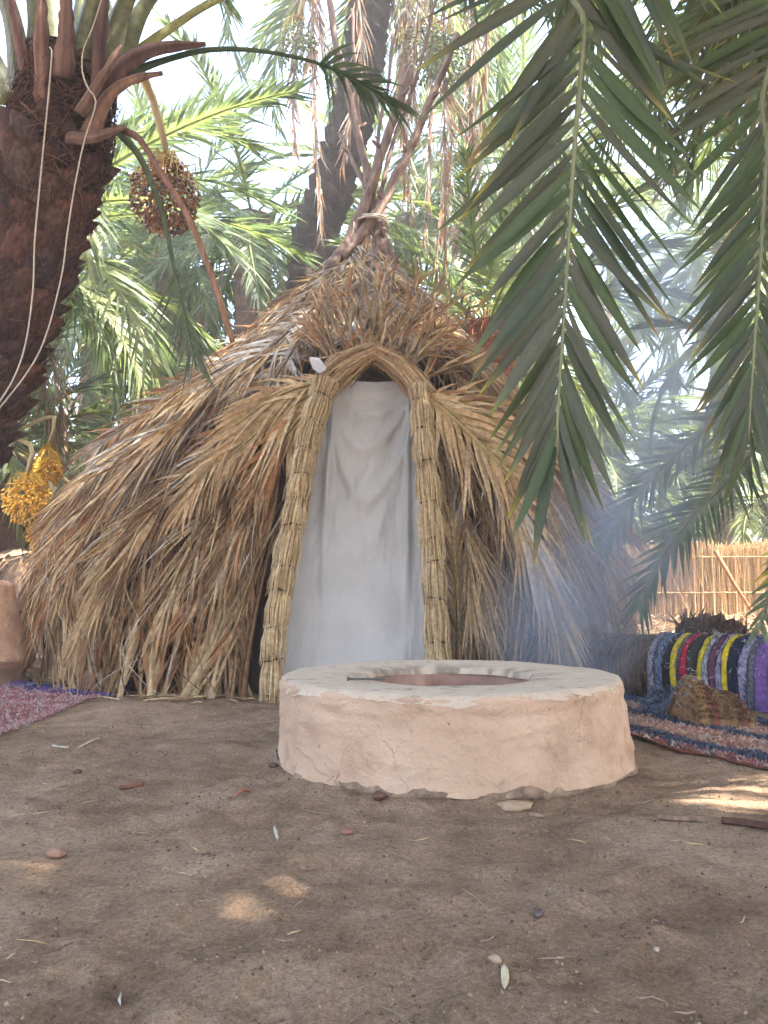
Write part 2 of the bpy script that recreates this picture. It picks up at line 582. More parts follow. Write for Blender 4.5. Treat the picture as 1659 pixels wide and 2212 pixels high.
def frond_geo(mb, P, Nn, nl, L, W, rng, t0=0.12, ang=(0.95, 0.35), droop=0.25, lift=0.25, jit=0.18, rach=(0.02, 0.005), pal=('g1', 'g2'),
              tip=None, rcol=(0.2, 0.22, 0.1), prof=(0.7, 1.0, 0.75), keep=None, gap=0.0, twist=0.5, curl=0.0):
    """One frond, one connected surface: a tapering midrib whose side edges carry the leaflets."""
    P = smooth_path(P, nl + 1)
    T = tangents(P)
    Nn = np.asarray(Nn, float)
    if Nn.ndim == 1:
        Nn = np.tile(Nn, (nl + 1, 1))
    elif len(Nn) != nl + 1:
        tt = np.linspace(0, 1, len(Nn))
        Nn = np.stack([np.interp(np.linspace(0, 1, nl + 1), tt, Nn[:, k]) for k in range(3)], 1)
    Nn = nrm(Nn - T * np.sum(Nn * T, 1, keepdims=True))
    S = np.cross(T, Nn)
    t = np.linspace(0, 1, nl + 1)
    r = np.interp(t, [0, 0.15, 1], [rach[0], rach[0] * 0.7, rach[1]])[:, None]
    ring = np.stack([P + S * r, P + Nn * r * 0.8, P - S * r, P - Nn * r * 0.8], 1)      # left, top, right, bottom
    V = [ring.reshape(-1, 3)]
    rc = np.asarray(rcol, float)
    C = [np.tile(rc, (4 * (nl + 1), 1))]
    F = []
    for i in range(nl):
        for j in range(4):
            k = (j + 1) % 4
            F.append((4 * i + j, 4 * i + k, 4 * i + 4 + k, 4 * i + 4 + j))
    base = 4 * (nl + 1)
    us = np.array([0.28, 0.62, 1.0])
    K = len(us)
    for s, col_i in ((1, 0), (-1, 2)):
        idx = np.nonzero(t[:-1] >= t0)[0]
        if gap > 0:
            idx = idx[rng.random(len(idx)) > gap]
        m = len(idx)
        if m == 0:
            continue
        ti = t[idx]
        a = np.interp(ti, [t0, 1], ang) * (1 + jit * rng.standard_normal(m))
        e = lift + jit * rng.standard_normal(m)
        d = T[idx] * np.cos(a)[:, None] + s * S[idx] * (np.sin(a) * np.cos(e))[:, None] + Nn[idx] * (np.sin(a) * np.sin(e))[:, None]
        d = nrm(d + 0.06 * rng.standard_normal((m, 3)))
        l = L * lenprof(ti) * (0.82 + 0.3 * rng.random(m))
        w0 = nrm(T[idx] - d * np.sum(T[idx] * d, 1, keepdims=True))
        tw = twist * rng.standard_normal(m)
        n0 = np.cross(d, w0)
        w0 = w0 * np.cos(tw)[:, None] + n0 * np.sin(tw)[:, None]
        wid = W * (0.75 + 0.5 * rng.random(m))
        b0 = 0.5 * (ring[idx, col_i] + ring[idx + 1, col_i])
        cv = curl * rng.standard_normal(m)
        c = np.stack([pick(rng, pal) for _ in range(m)])
        ctip = c if tip is None else 0.35 * c + 0.65 * np.array(tip)
        vv, cc = [], []
        for k, u in enumerate(us):
            p = b0 + d * (l * u)[:, None] + w0 * (cv * l * u * u)[:, None]
            p[:, 2] -= droop * l * u * u
            if k < K - 1:
                hw = (wid * prof[k + 1 if k else 1] * (1.0 if k == 0 else 0.75) * 0.5)[:, None]
                vv += [p - w0 * hw, p + w0 * hw]
                cc += [c if k == 0 else 0.8 * c + 0.2 * ctip] * 2
            else:
                vv += [p]
                cc += [ctip]
        if keep is not None:
            ok = keep(vv)
            vv = [q[ok] for q in vv]
            cc = [q[ok] for q in cc]
            idx = idx[ok]
            m = len(idx)
            if m == 0:
                continue
        nv = 2 * K - 1
        V.append(np.stack(vv, 1).reshape(-1, 3))
        C.append(np.stack(cc, 1).reshape(-1, 3))
        for q in range(m):
            o = base + q * nv
            i = int(idx[q])
            ra, rb = 4 * i + col_i, 4 * (i + 1) + col_i
            F.append((ra, rb, o + 1, o))
            for k in range(K - 2):
                F.append((o + 2 * k, o + 2 * k + 1, o + 2 * k + 3, o + 2 * k + 2))
            F.append((o + 2 * (K - 2), o + 2 * (K - 2) + 1, o + nv - 1))
        base += m * nv
    mb.add(np.vstack(V), F, np.vstack(C))


def arc_path(L, bend, n=12, side=0.0, power=1.4):
    th, p, out = 0.0, np.zeros(3), [np.zeros(3)]
    for i in range(1, n):
        u = i / (n - 1)
        th = -bend * u ** power
        p = p + np.array([math.cos(th), side * u * 0.3, math.sin(th)]) * (L / (n - 1))
        out.append(p.copy())
    return np.array(out)


GREEN_PROTO = []
for k, (bend, droop, pal) in enumerate([(0.7, 0.15, ('g1', 'g2', 'g3')), (1.1, 0.3, ('g1', 'g2', 'g3')), (1.5, 0.4, ('g2', 'g1', 'g4')), (1.9, 0.5, ('g3', 'g1', 'g2')),
                                         (1.3, 0.6, ('g4', 'g2', 'g1')), (0.95, 0.25, ('g2', 'g4', 'g2'))]):
    rng = np.random.default_rng(100 + k)
    mb = MB()
    P = arc_path(3.0, bend, 14, side=(-1) ** k * 0.15)
    frond_geo(mb, P, (0.05, 0, 1), 62, 0.50, 0.036, rng, 0.14, (1.05, 0.35), droop, 0.35, 0.16, (0.030, 0.006), pal, None, (0.20, 0.23, 0.09))
    GREEN_PROTO.append(mb.mesh('frond', M['green']))
DEAD_PROTO = []
for k in range(4):
    rng = np.random.default_rng(140 + k)
    mb = MB()
    P = arc_path(2.6, 0.25 + 0.1 * k, 12, side=(-1) ** k * 0.3)
    frond_geo(mb, P, (0.05, 0, 1), 46, 0.55, 0.022, rng, 0.2, (0.32, 0.15), 0.0, 0.1, 0.4, (0.022, 0.005), ('greyb', 'brown', 'grey', 'tan'), PAL['greyb'], (0.30, 0.21, 0.15), curl=0.12)
    DEAD_PROTO.append(mb.mesh('dead_frond', M['dry']))


def place_frond(me, name, root, pos, az, el, scale=1.0, roll=0.0):
    mw = Matrix.Translation(Vector(pos)) @ Matrix.Rotation(az, 4, 'Z') @ Matrix.Rotation(-el, 4, 'Y')
    if pos[1] < 8 and pos[2] > 3 and shades_gap(mw):
        return None
    o = bpy.data.objects.new(name, me)
    COL.objects.link(o)
    o.parent = root
    o.matrix_local = (Matrix.Translation(Vector(pos) - root.location) @ Matrix.Rotation(az, 4, 'Z') @ Matrix.Rotation(-el, 4, 'Y')
                      @ Matrix.Rotation(roll, 4, 'X') @ Matrix.Scale(scale, 4))
    return o


def trunk_geo(mb, path, r, sides=20, rings=60, seed=0, scale_h=0.10, col=(0.15, 0.10, 0.07), rag=0.16):
    """A palm trunk: overlapping collars of leaf bases stepping outward."""
    P = smooth_path(path, rings)
    T, A, B = frames(P)
    s = np.concatenate([[0], np.cumsum(np.linalg.norm(np.diff(P, axis=0), axis=1))])
    th = np.linspace(0, 2 * math.pi, sides, endpoint=False)
    r = np.interp(np.linspace(0, 1, rings), np.linspace(0, 1, len(r)), r)
    q = s[:, None] / scale_h + th[None, :] / (2 * math.pi) * 3
    saw = q - np.floor(q)
    lob = np.abs(np.sin(th[None, :] * 4.5 + np.floor(q) * 2.4))
    rr = r[:, None] * (1 + rag * (saw * (0.4 + 0.6 * lob) - 0.4) + 0.05 * vnoise(th[None, :] * 2, s[:, None] * 6, 0, seed))
    V = P[:, None, :] + rr[..., None] * (np.cos(th)[None, :, None] * A[:, None, :] + np.sin(th)[None, :, None] * B[:, None, :])
    c = np.array(col) * (0.75 + 0.5 * _h(np.floor(q), np.floor(th[None, :] * 4.5 / math.pi + 0.5), 0, seed))[..., None]
    F = []
    for i in range(rings - 1):
        for j in range(sides):
            k = (j + 1) % sides
            F.append((i * sides + j, i * sides + k, (i + 1) * sides + k, (i + 1) * sides + j))
    F.append(tuple((rings - 1) * sides + j for j in range(sides)))
    mb.add(V.reshape(-1, 3), F, c.reshape(-1, 3))


SUN_GAPS = [(at_ground(285, 1890), 0.16), (at_ground(1600, 1738), 0.10), (at_ground(1630, 1850), 0.14)]


def shades_gap(mw):
    """True if a frond placed by this matrix would lie across one of the openings in the canopy."""
    for x in np.linspace(0.2, 2.9, 16):
        q = np.array(mw @ Vector((x, 0, -0.16 * x * x)))
        for c, r in SUN_GAPS:
            v = q - c
            if np.linalg.norm(v - SUN_DIR * np.dot(v, SUN_DIR)) < r + 0.06:
                return True
    return False


def palm_tree(label, base, crown, r, nfr, seed, size=1.0, group=None, el=(1.25, -0.5), dead=0, az_skip=None, mid=None, tcol=(0.15, 0.10, 0.07), name='date_palm', rag=0.16):
    rng = np.random.default_rng(seed)
    base, crown = np.array(base, float), np.array(crown, float)
    root = thing(name, label, 'palm', tuple(base), group)
    mb = MB()
    m = (base + crown) / 2 + np.array([*(0.12 * rng.standard_normal(2)), 0]) if mid is None else np.array(mid)
    n = max(12, int(np.linalg.norm(crown - base) / 0.045))
    trunk_geo(mb, [base - np.array([0, 0, 0.1]), m, crown], [r * 1.25, r, r * 1.05], 20, min(n, 160), seed, 0.12, tcol, rag)
    mb.build('trunk', M['fibre'], root)
    for i in range(nfr):
        az = i * 2.399963 + 0.25 * rng.standard_normal()
        u = (i + 0.5) / nfr
        e = el[0] + (el[1] - el[0]) * u ** 0.8 + 0.08 * rng.standard_normal()
        if az_skip is not None and az_skip(az % (2 * math.pi), e):
            continue
        k = int(np.clip(u * 4 + rng.integers(-1, 2), 0, 5)) if rng.random() < 0.8 else int(rng.integers(6))
        place_frond(GREEN_PROTO[k], 'frond', root, crown + np.array([0, 0, -0.25 * u]), az, e, size * (0.85 + 0.3 * rng.random()), 0.3 * rng.standard_normal())
    for i in range(dead):
        az = i * 2.399963 + 1.0 + 0.3 * rng.standard_normal()
        place_frond(DEAD_PROTO[int(rng.integers(4))], 'dead_frond', root, crown + np.array([0.2 * math.cos(az), 0.2 * math.sin(az), -0.3]), az, -1.25 + 0.22 * rng.standard_normal(), size * (0.9 + 0.4 * rng.random()), rng.random() * 6)
    return root


ICO_V, ICO_F = [], []


def ellipsoid(mb, c, ax, r1, r2, col, seg=6, rings=4):
    """A low ellipsoid along ax (fruit, pebble)."""
    ax = nrm(ax)
    t = nrm(np.cross(ax, [0.3, 0.9, 0.2]))
    b = np.cross(ax, t)
    V, F = [c - ax * r1], []
    for i in range(1, rings):
        ph = math.pi * i / rings
        for j in range(seg):
            th = 2 * math.pi * j / seg
            V.append(c - ax * r1 * math.cos(ph) + (t * math.cos(th) + b * math.sin(th)) * r2 * math.sin(ph))
    V.append(c + ax * r1)
    n = len(V) - 1
    for j in range(seg):
        k = (j + 1) % seg
        F.append((0, 1 + k, 1 + j))
        for i in range(rings - 2):
            F.append((1 + i * seg + j, 1 + i * seg + k, 1 + (i + 1) * seg + k, 1 + (i + 1) * seg + j))
        F.append((n, 1 + (rings - 2) * seg + j, 1 + (rings - 2) * seg + k))
    mb.add(np.array(V), F, col)


def date_bunch(root, stalk, centre, rad, n, cols, seed, dsize=0.018, squash=1.15, strand=(0.55, 0.38, 0.12)):
    rng = np.random.default_rng(seed)
    mb = MB()
    centre = np.array(centre, float)
    P = smooth_path(stalk, 14)
    tube(mb, P, np.linspace(0.028, 0.02, 14) * (rad / 0.2) ** 0.5, 7, np.linspace(1, 0.8, 14)[:, None] * np.array([[0.42, 0.33, 0.18]]), True, 0.15)
    b = mb.build('date_bunch', M['stalk'], root)
    sm, dm = MB(), MB()
    top = P[-1]
    for i in range(n):
        d = nrm(rng.standard_normal(3))
        q = rad * rng.random() ** 0.28
        p = centre + d * q * np.array([1, 1, squash])
        c = np.array(cols[int(rng.integers(len(cols)))]) * (0.75 + 0.5 * rng.random())
        ellipsoid(dm, p, d + np.array([0, 0, -0.8]) + 0.4 * rng.standard_normal(3), dsize * (0.85 + 0.3 * rng.random()), dsize * 0.62, c)
        if i % 5 == 0 and p[2] > centre[2] + 0.1 * rad:
            m = (top + p) / 2 + (p - centre) * 0.35
            tube(sm, smooth_path([top + 0.02 * rng.standard_normal(3), m, p], 5), 0.0035, 3, strand, False)
    tag(sm.build('strands', M['straw'], b), kind='stuff')
    tag(dm.build('dates', M['date'], b), kind='stuff')
    return b

#@@HUT

# ------------------------------------------------------------------ the hut
HB, HA = np.array([-0.43, 6.75]), np.array([-0.16, 6.72])       # axis at the ground and at the apex
HZ = [0, 0.5, 1.0, 1.6, 2.2, 2.8, 3.2, 3.6, 3.9, 4.2]
HR = [2.24, 2.24, 2.16, 1.80, 1.32, 0.80, 0.46, 0.22, 0.12, 0.08]
DOOR_PHI = R(-83)


def hut_r(phi, z):
    r = np.interp(z, HZ, HR)
    left = np.clip(np.cos(phi - R(190)), 0, 1)
    r = r * (1 + 0.07 * left * np.clip(z, 0, 2) / 2)
    dphi = np.abs((phi - DOOR_PHI + math.pi) % (2 * math.pi) - math.pi)
    rec = np.clip((R(40) - dphi) / R(15), 0, 1) * np.clip((2.2 - z) / 1.0, 0, 1)
    r = r + 0.14 * np.exp(-((phi - R(-108)) / R(16)) ** 2) * np.clip((1.2 - z) / 1.0, 0, 1)
    return r - 0.30 * rec


def hut_pt(phi, z, off=0.0):
    phi, z = np.asarray(phi, float), np.asarray(z, float)
    k = np.clip(z / 3.9, 0, 1)
    r = hut_r(phi, z) + off
    return np.stack([HB[0] + (HA[0] - HB[0]) * k + r * np.cos(phi), HB[1] + (HA[1] - HB[1]) * k + r * np.sin(phi), z + 0 * phi], -1)


# curtain edges, measured in the place: left and right edge of the doorway by height
D_BL, D_BR = at(584, 1509, 4.66), at(932, 1502, 4.70)
D_TL, D_TR = at(718, 822, 5.12), at(892, 826, 5.14)
DZ = [D_BL[2], 0.9, D_TL[2]]


def door_x(z):
    k = np.clip((z - D_BL[2]) / (D_TL[2] - D_BL[2]), 0, 1)
    return D_BL[0] + (D_TL[0] - D_BL[0]) * k, D_BR[0] + (D_TR[0] - D_BR[0]) * k


def clear_of_door(vv):
    ok = np.ones(len(vv[0]), bool)
    for q in vv:
        a, b = door_x(q[:, 2])
        # seen along the way in: keep the doorway itself free of leaves
        ok &= ~((q[:, 0] > a - 0.20) & (q[:, 0] < b + 0.19) & (q[:, 2] < 2.12) & (q[:, 1] < 4.98))
        ok &= ~((q[:, 0] > a - 0.02) & (q[:, 0] < b + 0.02) & (q[:, 2] < 2.12) & (q[:, 1] < 5.6))
    return ok


hut = thing('palm_frond_hut', 'conical hut thatched with dry brown palm fronds and a white door curtain', 'hut', (-0.43, 6.75, 0))

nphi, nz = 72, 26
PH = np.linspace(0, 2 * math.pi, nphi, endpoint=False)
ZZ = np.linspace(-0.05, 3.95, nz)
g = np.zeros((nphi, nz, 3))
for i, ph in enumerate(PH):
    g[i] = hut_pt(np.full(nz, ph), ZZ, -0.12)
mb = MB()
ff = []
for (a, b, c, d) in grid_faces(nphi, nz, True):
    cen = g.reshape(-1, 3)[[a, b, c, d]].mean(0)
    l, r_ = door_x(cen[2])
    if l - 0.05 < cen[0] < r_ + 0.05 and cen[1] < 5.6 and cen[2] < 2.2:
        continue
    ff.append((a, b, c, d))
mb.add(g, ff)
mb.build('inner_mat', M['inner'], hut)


THATCH = None


def hut_frond(phi0, z0, phi1, z1, rng, nl=44, L=0.5, W=0.024, off=(0.02, 0.12), flare=0.15, pal=('tan', 'brown'), tip=None, ang=(0.6, 0.22),
              lift=0.05, droop=0.12, rach=(0.018, 0.004), rcol=(0.33, 0.22, 0.11), t0=0.05, gap=0.0, jit=0.26, curl=0.08, keep=clear_of_door, name='palm_frond'):
    p0 = pal[int(rng.integers(len(pal)))]
    pal = (p0, p0, p0, p0, pal[int(rng.integers(len(pal)))])
    if tip is not None:
        tip = 0.5 * np.array(tip) + 0.5 * np.array(PAL[p0])
    u = np.linspace(0, 1, 12)
    phi = phi0 + (phi1 - phi0) * u
    z = z0 + (z1 - z0) * (0.9 * u + 0.1 * u * u)
    P = hut_pt(phi, z, 0) + 0
    Nn = np.stack([np.cos(phi), np.sin(phi), 0.35 + 0 * phi], -1)
    Nn = nrm(Nn)
    P = P + Nn * (off[0] + (off[1] - off[0]) * u + flare * u ** 2.5)[:, None]
    if keep is not None and z1 < 2.2 and any(door_x(p[2])[0] - 0.06 < p[0] < door_x(p[2])[1] + 0.06 for p in P if p[1] < 5.6):
        return None
    wob = 0.03 * np.stack([vnoise(u * 3, rng.random() * 50), vnoise(u * 3, rng.random() * 50), 0 * u], -1)
    mb = MB() if THATCH is None else THATCH
    frond_geo(mb, P + wob * u[:, None], Nn, nl, L, W, rng, t0, ang, droop, lift, jit, rach, pal, tip, rcol, keep=keep, gap=gap, twist=0.8, curl=curl)
    return mb.build(name, M['dry'], hut) if THATCH is None else None


def dphi_door(phi):
    return (phi - DOOR_PHI + math.pi) % (2 * math.pi) - math.pi


rng = np.random.default_rng(5)
# 1 upright fronds standing in the sand all round, pale and broad at the foot
phis = np.linspace(R(-215), R(40), 96)
for i, ph in enumerate(phis):
    ph = ph + R(1.6) * rng.standard_normal()
    if abs(dphi_door(ph)) < R(12):
        continue
    back = 1 if abs(dphi_door(ph)) > R(100) else 0
    lean = R(5) * rng.standard_normal()
    hut_frond(ph, -0.03, ph + lean, 0.75 + 0.75 * rng.random(), rng, 24, 0.50, 0.024, (0.03 + 0.08 * rng.random(), 0.0), 0.0,
              ('tan', 'straw', 'tan', 'rust', 'brown'), PAL['straw'], (0.30, 0.14), 0.12, 0.0, (0.026, 0.008), pick(rng, ('tan', 'straw', 'brown')), 0.0, 0.10, 0.4, 0.07)
# 2 skirt hanging over them
phis = np.linspace(R(-222), R(48), 70)
for i, ph in enumerate(phis):
    ph = ph + R(2.0) * rng.standard_normal()
    d = dphi_door(ph)
    if abs(d) < R(15):
        continue
    z0 = 1.75 + 0.25 * rng.random()
    z1 = 0.25 + 0.5 * rng.random()
    left = d < 0
    pal = (('tan', 'tan', 'brown', 'tan', 'straw', 'straw', 'rust') if left else ('straw', 'grey', 'greyb', 'tan', 'straw'))
    hut_frond(ph, z0, ph + (R(4) if not left else R(-3)) + R(4) * rng.standard_normal(), z1, rng, 48, 0.55, 0.023, (0.05, 0.10), 0.10,
              pal, PAL['brown'] if left else PAL['greyb'], (0.40, 0.14), 0.08, 0.14, t0=0.02, gap=0.08)
# 3 middle course
phis = np.linspace(R(-225), R(52), 52)
for i, ph in enumerate(phis):
    ph = ph + R(2.2) * rng.standard_normal()
    d = dphi_door(ph)
    z0 = 2.55 + 0.25 * rng.random()
    z1 = 1.02 + 0.35 * rng.random()
    if abs(d) < R(24):
        continue
    left = d < 0
    pal = ('brown', 'greyb', 'tan', 'straw', 'tan', 'straw', 'grey', 'straw', 'tan')
    hut_frond(ph, z0, ph + (R(-5) if left else R(6)) + R(4) * rng.standard_normal(), z1, rng, 58, 0.56, 0.023, (0.08, 0.14), 0.16,
              pal, PAL['brown'], (0.48, 0.14), 0.08, 0.16, t0=0.02, gap=0.06)
# 4 upper course
phis = np.linspace(R(-230), R(60), 44)
for i, ph in enumerate(phis):
    ph = ph + R(2.5) * rng.standard_normal()
    d = dphi_door(ph)
    z0 = 3.35 + 0.25 * rng.random()
    z1 = 1.75 + 0.35 * rng.random()
    if abs(d) < R(26):
        z1 = 2.45
    left = d < 0
    pal = ('greyb', 'brown', 'grey', 'straw', 'grey', 'tan', 'straw', 'straw')
    hut_frond(ph, z0, ph + (R(-8) if left else R(8)) + R(4) * rng.standard_normal(), z1, rng, 56, 0.50, 0.021, (0.06, 0.14), 0.12,
              pal, PAL['greyb'], (0.5, 0.15), 0.08, 0.15, t0=0.02, gap=0.06)
# loose undercourse, too fine to tell apart
THATCH = MB()
for i in range(190):
    ph = R(-218) + R(262) * rng.random()
    if abs(dphi_door(ph)) < R(13):
        continue
    hut_frond(ph, -0.03, ph + R(6) * rng.standard_normal(), 0.6 + 0.7 * rng.random(), rng, 20, 0.42, 0.018, (-0.04 + 0.06 * rng.random(), -0.02), 0.0,
              ('tan', 'straw', 'tan', 'rust', 'brown', 'dark'), PAL['tan'], (0.34, 0.16), 0.05, 0.0, (0.016, 0.006), pick(rng, ('tan', 'straw', 'brown')), 0.0, 0.10, 0.4, 0.07)
# 5 cap of grey strands under the tie
for i in range(30):
    ph = R(-250) + R(360) * i / 30 + R(4) * rng.standard_normal()
    z0 = 3.86 - 0.12 * rng.random()
    hut_frond(ph, z0, ph + R(14) * rng.standard_normal(), 2.75 + 0.45 * rng.random(), rng, 26, 0.42, 0.018, (0.02, 0.16), 0.05, ('grey', 'greyb', 'straw', 'greyb'),
              PAL['greyb'], (0.5, 0.15), 0.10, 0.05, t0=0.05, gap=0.12, rach=(0.014, 0.004), keep=None)
tag(THATCH.build('thatch', M['dry'], hut), kind='stuff')
THATCH = None
# brow over the doorway
for i in range(18):
    ph = DOOR_PHI + R(-42) + R(84) * i / 17.0 + R(2) * rng.standard_normal()
    hut_frond(ph, 3.0 + 0.15 * rng.random(), ph + R(8) * rng.standard_normal(), 2.28 + 0.12 * rng.random(), rng, 36, 0.44, 0.018, (0.05, 0.10), 0.05, ('greyb', 'grey', 'tan', 'brown'),
              PAL['greyb'], (0.55, 0.2), 0.10, 0.1, t0=0.02, gap=0.08)
# 6 the back, less closely laid
THATCH = MB()
for k, (z0, z1, n) in enumerate([(1.3, 0.0, 14), (2.4, 0.9, 12), (3.4, 1.9, 10)]):
    for i in range(n):
        ph = R(45) + R(95) * (i + 0.5) / n
        hut_frond(ph, z0, ph + R(4) * rng.standard_normal(), z1, rng, 40, 0.6, 0.03, (0.05, 0.12), 0.2, ('tan', 'brown', 'greyb'), PAL['brown'], (0.5, 0.15))
tag(THATCH.build('back_thatch', M['dry'], hut), kind='stuff')
THATCH = None


tm = MB()
for k in range(2200):
    ph = R(-225) + R(285) * rng.random()
    z = 0.15 + 3.2 * rng.random() ** 0.9
    ln = 0.15 + 0.4 * rng.random()
    sl = 0.45 * rng.standard_normal()
    uu = np.linspace(0, 1, 4)
    q = hut_pt(ph + sl * ln * uu / max(0.5, float(hut_r(ph, z))), z - ln * math.cos(min(1.2, abs(sl))) * uu, 0.16 + 0.10 * rng.random() + 0.05 * np.sin(uu * 3.1) * rng.random())
    q[:, 2] = np.maximum(q[:, 2], 0.01)
    if not clear_of_door([q]).all():
        continue
    w = 0.0025 + 0.0035 * rng.random()
    tube(tm, q, [w * 0.6, w, w * 0.8, w * 0.2], 3, pick(rng, ('straw', 'tan', 'greyb', 'grey', 'brown', 'rust')), False)
tag(tm.build('loose_strands', M['dry'], hut), kind='stuff')


def free_frond(pts, Nn, nl, L, W, seed, parent, name='palm_frond', mat='dry', **kw):
    mb = MB()
    frond_geo(mb, [np.array(p) for p in pts], Nn, nl, L, W, np.random.default_rng(seed), **kw)
    return mb.build(name, M[mat], parent)


FRONT = np.array([0, -1, 0.25])
# weathered grey fronds lying over the left slope
PAL['ash'] = (0.56, 0.53, 0.48)
kw = dict(t0=0.02, ang=(0.85, 0.35), droop=0.22, lift=0.02, jit=0.25, rach=(0.02, 0.006), rcol=(0.30, 0.25, 0.19), twist=0.7, curl=0.1)
free_frond([at(700, 640, 5.79), at(600, 735, 5.54), at(480, 840, 5.34), at(360, 930, 5.24), at(240, 1010, 5.22)], FRONT, 60, 0.40, 0.024, 301, hut, pal=('grey', 'ash', 'ash', 'greyb'), tip=PAL['grey'], **kw)
free_frond([at(672, 690, 5.59), at(610, 790, 5.34), at(540, 890, 5.14), at(450, 990, 4.99), at(370, 1080, 4.89)], FRONT, 52, 0.36, 0.024, 302, hut, pal=('ash', 'straw', 'ash', 'grey'), tip=PAL['grey'], **kw)
free_frond([at(660, 640, 6.05), at(540, 745, 5.85), at(420, 820, 5.75), at(300, 900, 5.75), at(180, 985, 5.8)], FRONT, 56, 0.42, 0.024, 303, hut, pal=('greyb', 'brown', 'grey', 'rust'), tip=PAL['brown'], **kw)
free_frond([at(560, 880, 5.14), at(470, 985, 4.94), at(380, 1080, 4.84), at(280, 1170, 4.79)], FRONT, 46, 0.40, 0.026, 304, hut, pal=('tan', 'straw', 'rust', 'tan'), tip=PAL['brown'], **kw)
# tan fans tied to the heads of the door posts
kw = dict(t0=0.03, droop=0.25, lift=0.0, jit=0.22, rach=(0.02, 0.005), rcol=(0.45, 0.33, 0.16), twist=0.5, curl=0.06)
fan = ('tan', 'straw', 'straw', 'tan')
free_frond([at(700, 832, 4.96), at(640, 870, 4.90), at(560, 930, 4.86), at(480, 1000, 4.84)], FRONT, 34, 0.46, 0.032, 311, hut, ang=(0.7, 0.25), pal=fan, tip=PAL['straw'], **kw)
free_frond([at(690, 850, 4.94), at(640, 910, 4.88), at(590, 980, 4.84), at(545, 1060, 4.82)], FRONT, 30, 0.40, 0.032, 312, hut, ang=(0.55, 0.2), pal=('tan', 'straw', 'rust'), tip=PAL['tan'], **kw)
free_frond([at(712, 822, 4.97), at(640, 838, 4.92), at(570, 872, 4.90), at(500, 925, 4.90)], FRONT, 30, 0.40, 0.032, 313, hut, ang=(0.6, 0.2), pal=fan, tip=PAL['straw'], **kw)
free_frond([at(905, 846, 4.98), at(960, 885, 4.92), at(1030, 950, 4.86), at(1110, 1030, 4.82)], FRONT, 36, 0.50, 0.034, 314, hut, ang=(0.8, 0.25), pal=fan, tip=PAL['straw'], **kw)
free_frond([at(915, 852, 5.0), at(990, 870, 4.96), at(1080, 920, 4.94), at(1180, 1000, 4.94)], FRONT, 36, 0.44, 0.034, 315, hut, ang=(0.7, 0.25), pal=('straw', 'tan', 'brown'), tip=PAL['tan'], **kw)
free_frond([at(1050, 960, 4.95), at(1110, 1090, 4.80), at(1170, 1230, 4.72), at(1225, 1390, 4.72)], FRONT, 44, 0.55, 0.026, 316, hut, ang=(0.35, 0.12), pal=('straw', 'grey', 'tan', 'greyb'), tip=PAL['straw'], **kw)
free_frond([at(1130, 980, 5.1), at(1190, 1110, 4.95), at(1240, 1250, 4.9), at(1285, 1400, 4.95)], FRONT, 44, 0.55, 0.024, 317, hut, ang=(0.35, 0.12), pal=('greyb', 'grey', 'greyb', 'brown'), tip=PAL['greyb'], **kw)
free_frond([at(992, 1430, 4.95), at(990, 1330, 4.95), at(982, 1200, 4.97), at(972, 1100, 5.0)], FRONT, 34, 0.40, 0.024, 318, hut, ang=(0.5, 0.3), pal=('greyb', 'tan', 'brown', 'grey'), tip=PAL['greyb'], **{**kw, 'droop': 0.0})
# spray of leaf tips standing above the arch
for k, (a, b, c) in enumerate([((760, 790), (725, 700), (700, 600)), ((785, 775), (775, 690), (750, 610)), ((815, 770), (830, 690), (850, 600)), ((840, 785), (890, 700), (945, 620)),
                               ((870, 800), (950, 730), (1040, 690)), ((730, 800), (690, 740), (660, 690)), ((800, 770), (800, 700), (810, 620)), ((890, 830), (980, 790), (1090, 770)),
                               ((850, 780), (930, 760), (1010, 745)), ((750, 780), (705, 735), (690, 660)), ((880, 800), (940, 690), (985, 640)), ((770, 790), (750, 690), (735, 640)), ((795, 775), (815, 660), (835, 580)), ((830, 780), (870, 690), (905, 600)),
                               ((740, 800), (710, 720), (715, 640)), ((860, 790), (905, 735), (975, 690)), ((780, 780), (760, 720), (700, 680)), ((810, 770), (850, 730), (900, 680)), ((900, 850), (935, 770), (930, 690))]):
    free_frond([at(*a, 5.06), at(*b, 5.10), at(*c, 5.22)], FRONT, 12, 0.38, 0.021, 330 + k, hut, name='leaf_spray', t0=0.0, ang=(0.28, 0.25), droop=0.08, lift=0.2, jit=0.9, gap=0.25,
               rach=(0.010, 0.002), rcol=(0.38, 0.28, 0.16), pal=('tan', 'straw', 'tan', 'rust', 'greyb'), tip=PAL['greyb'], twist=1.2, curl=0.18)


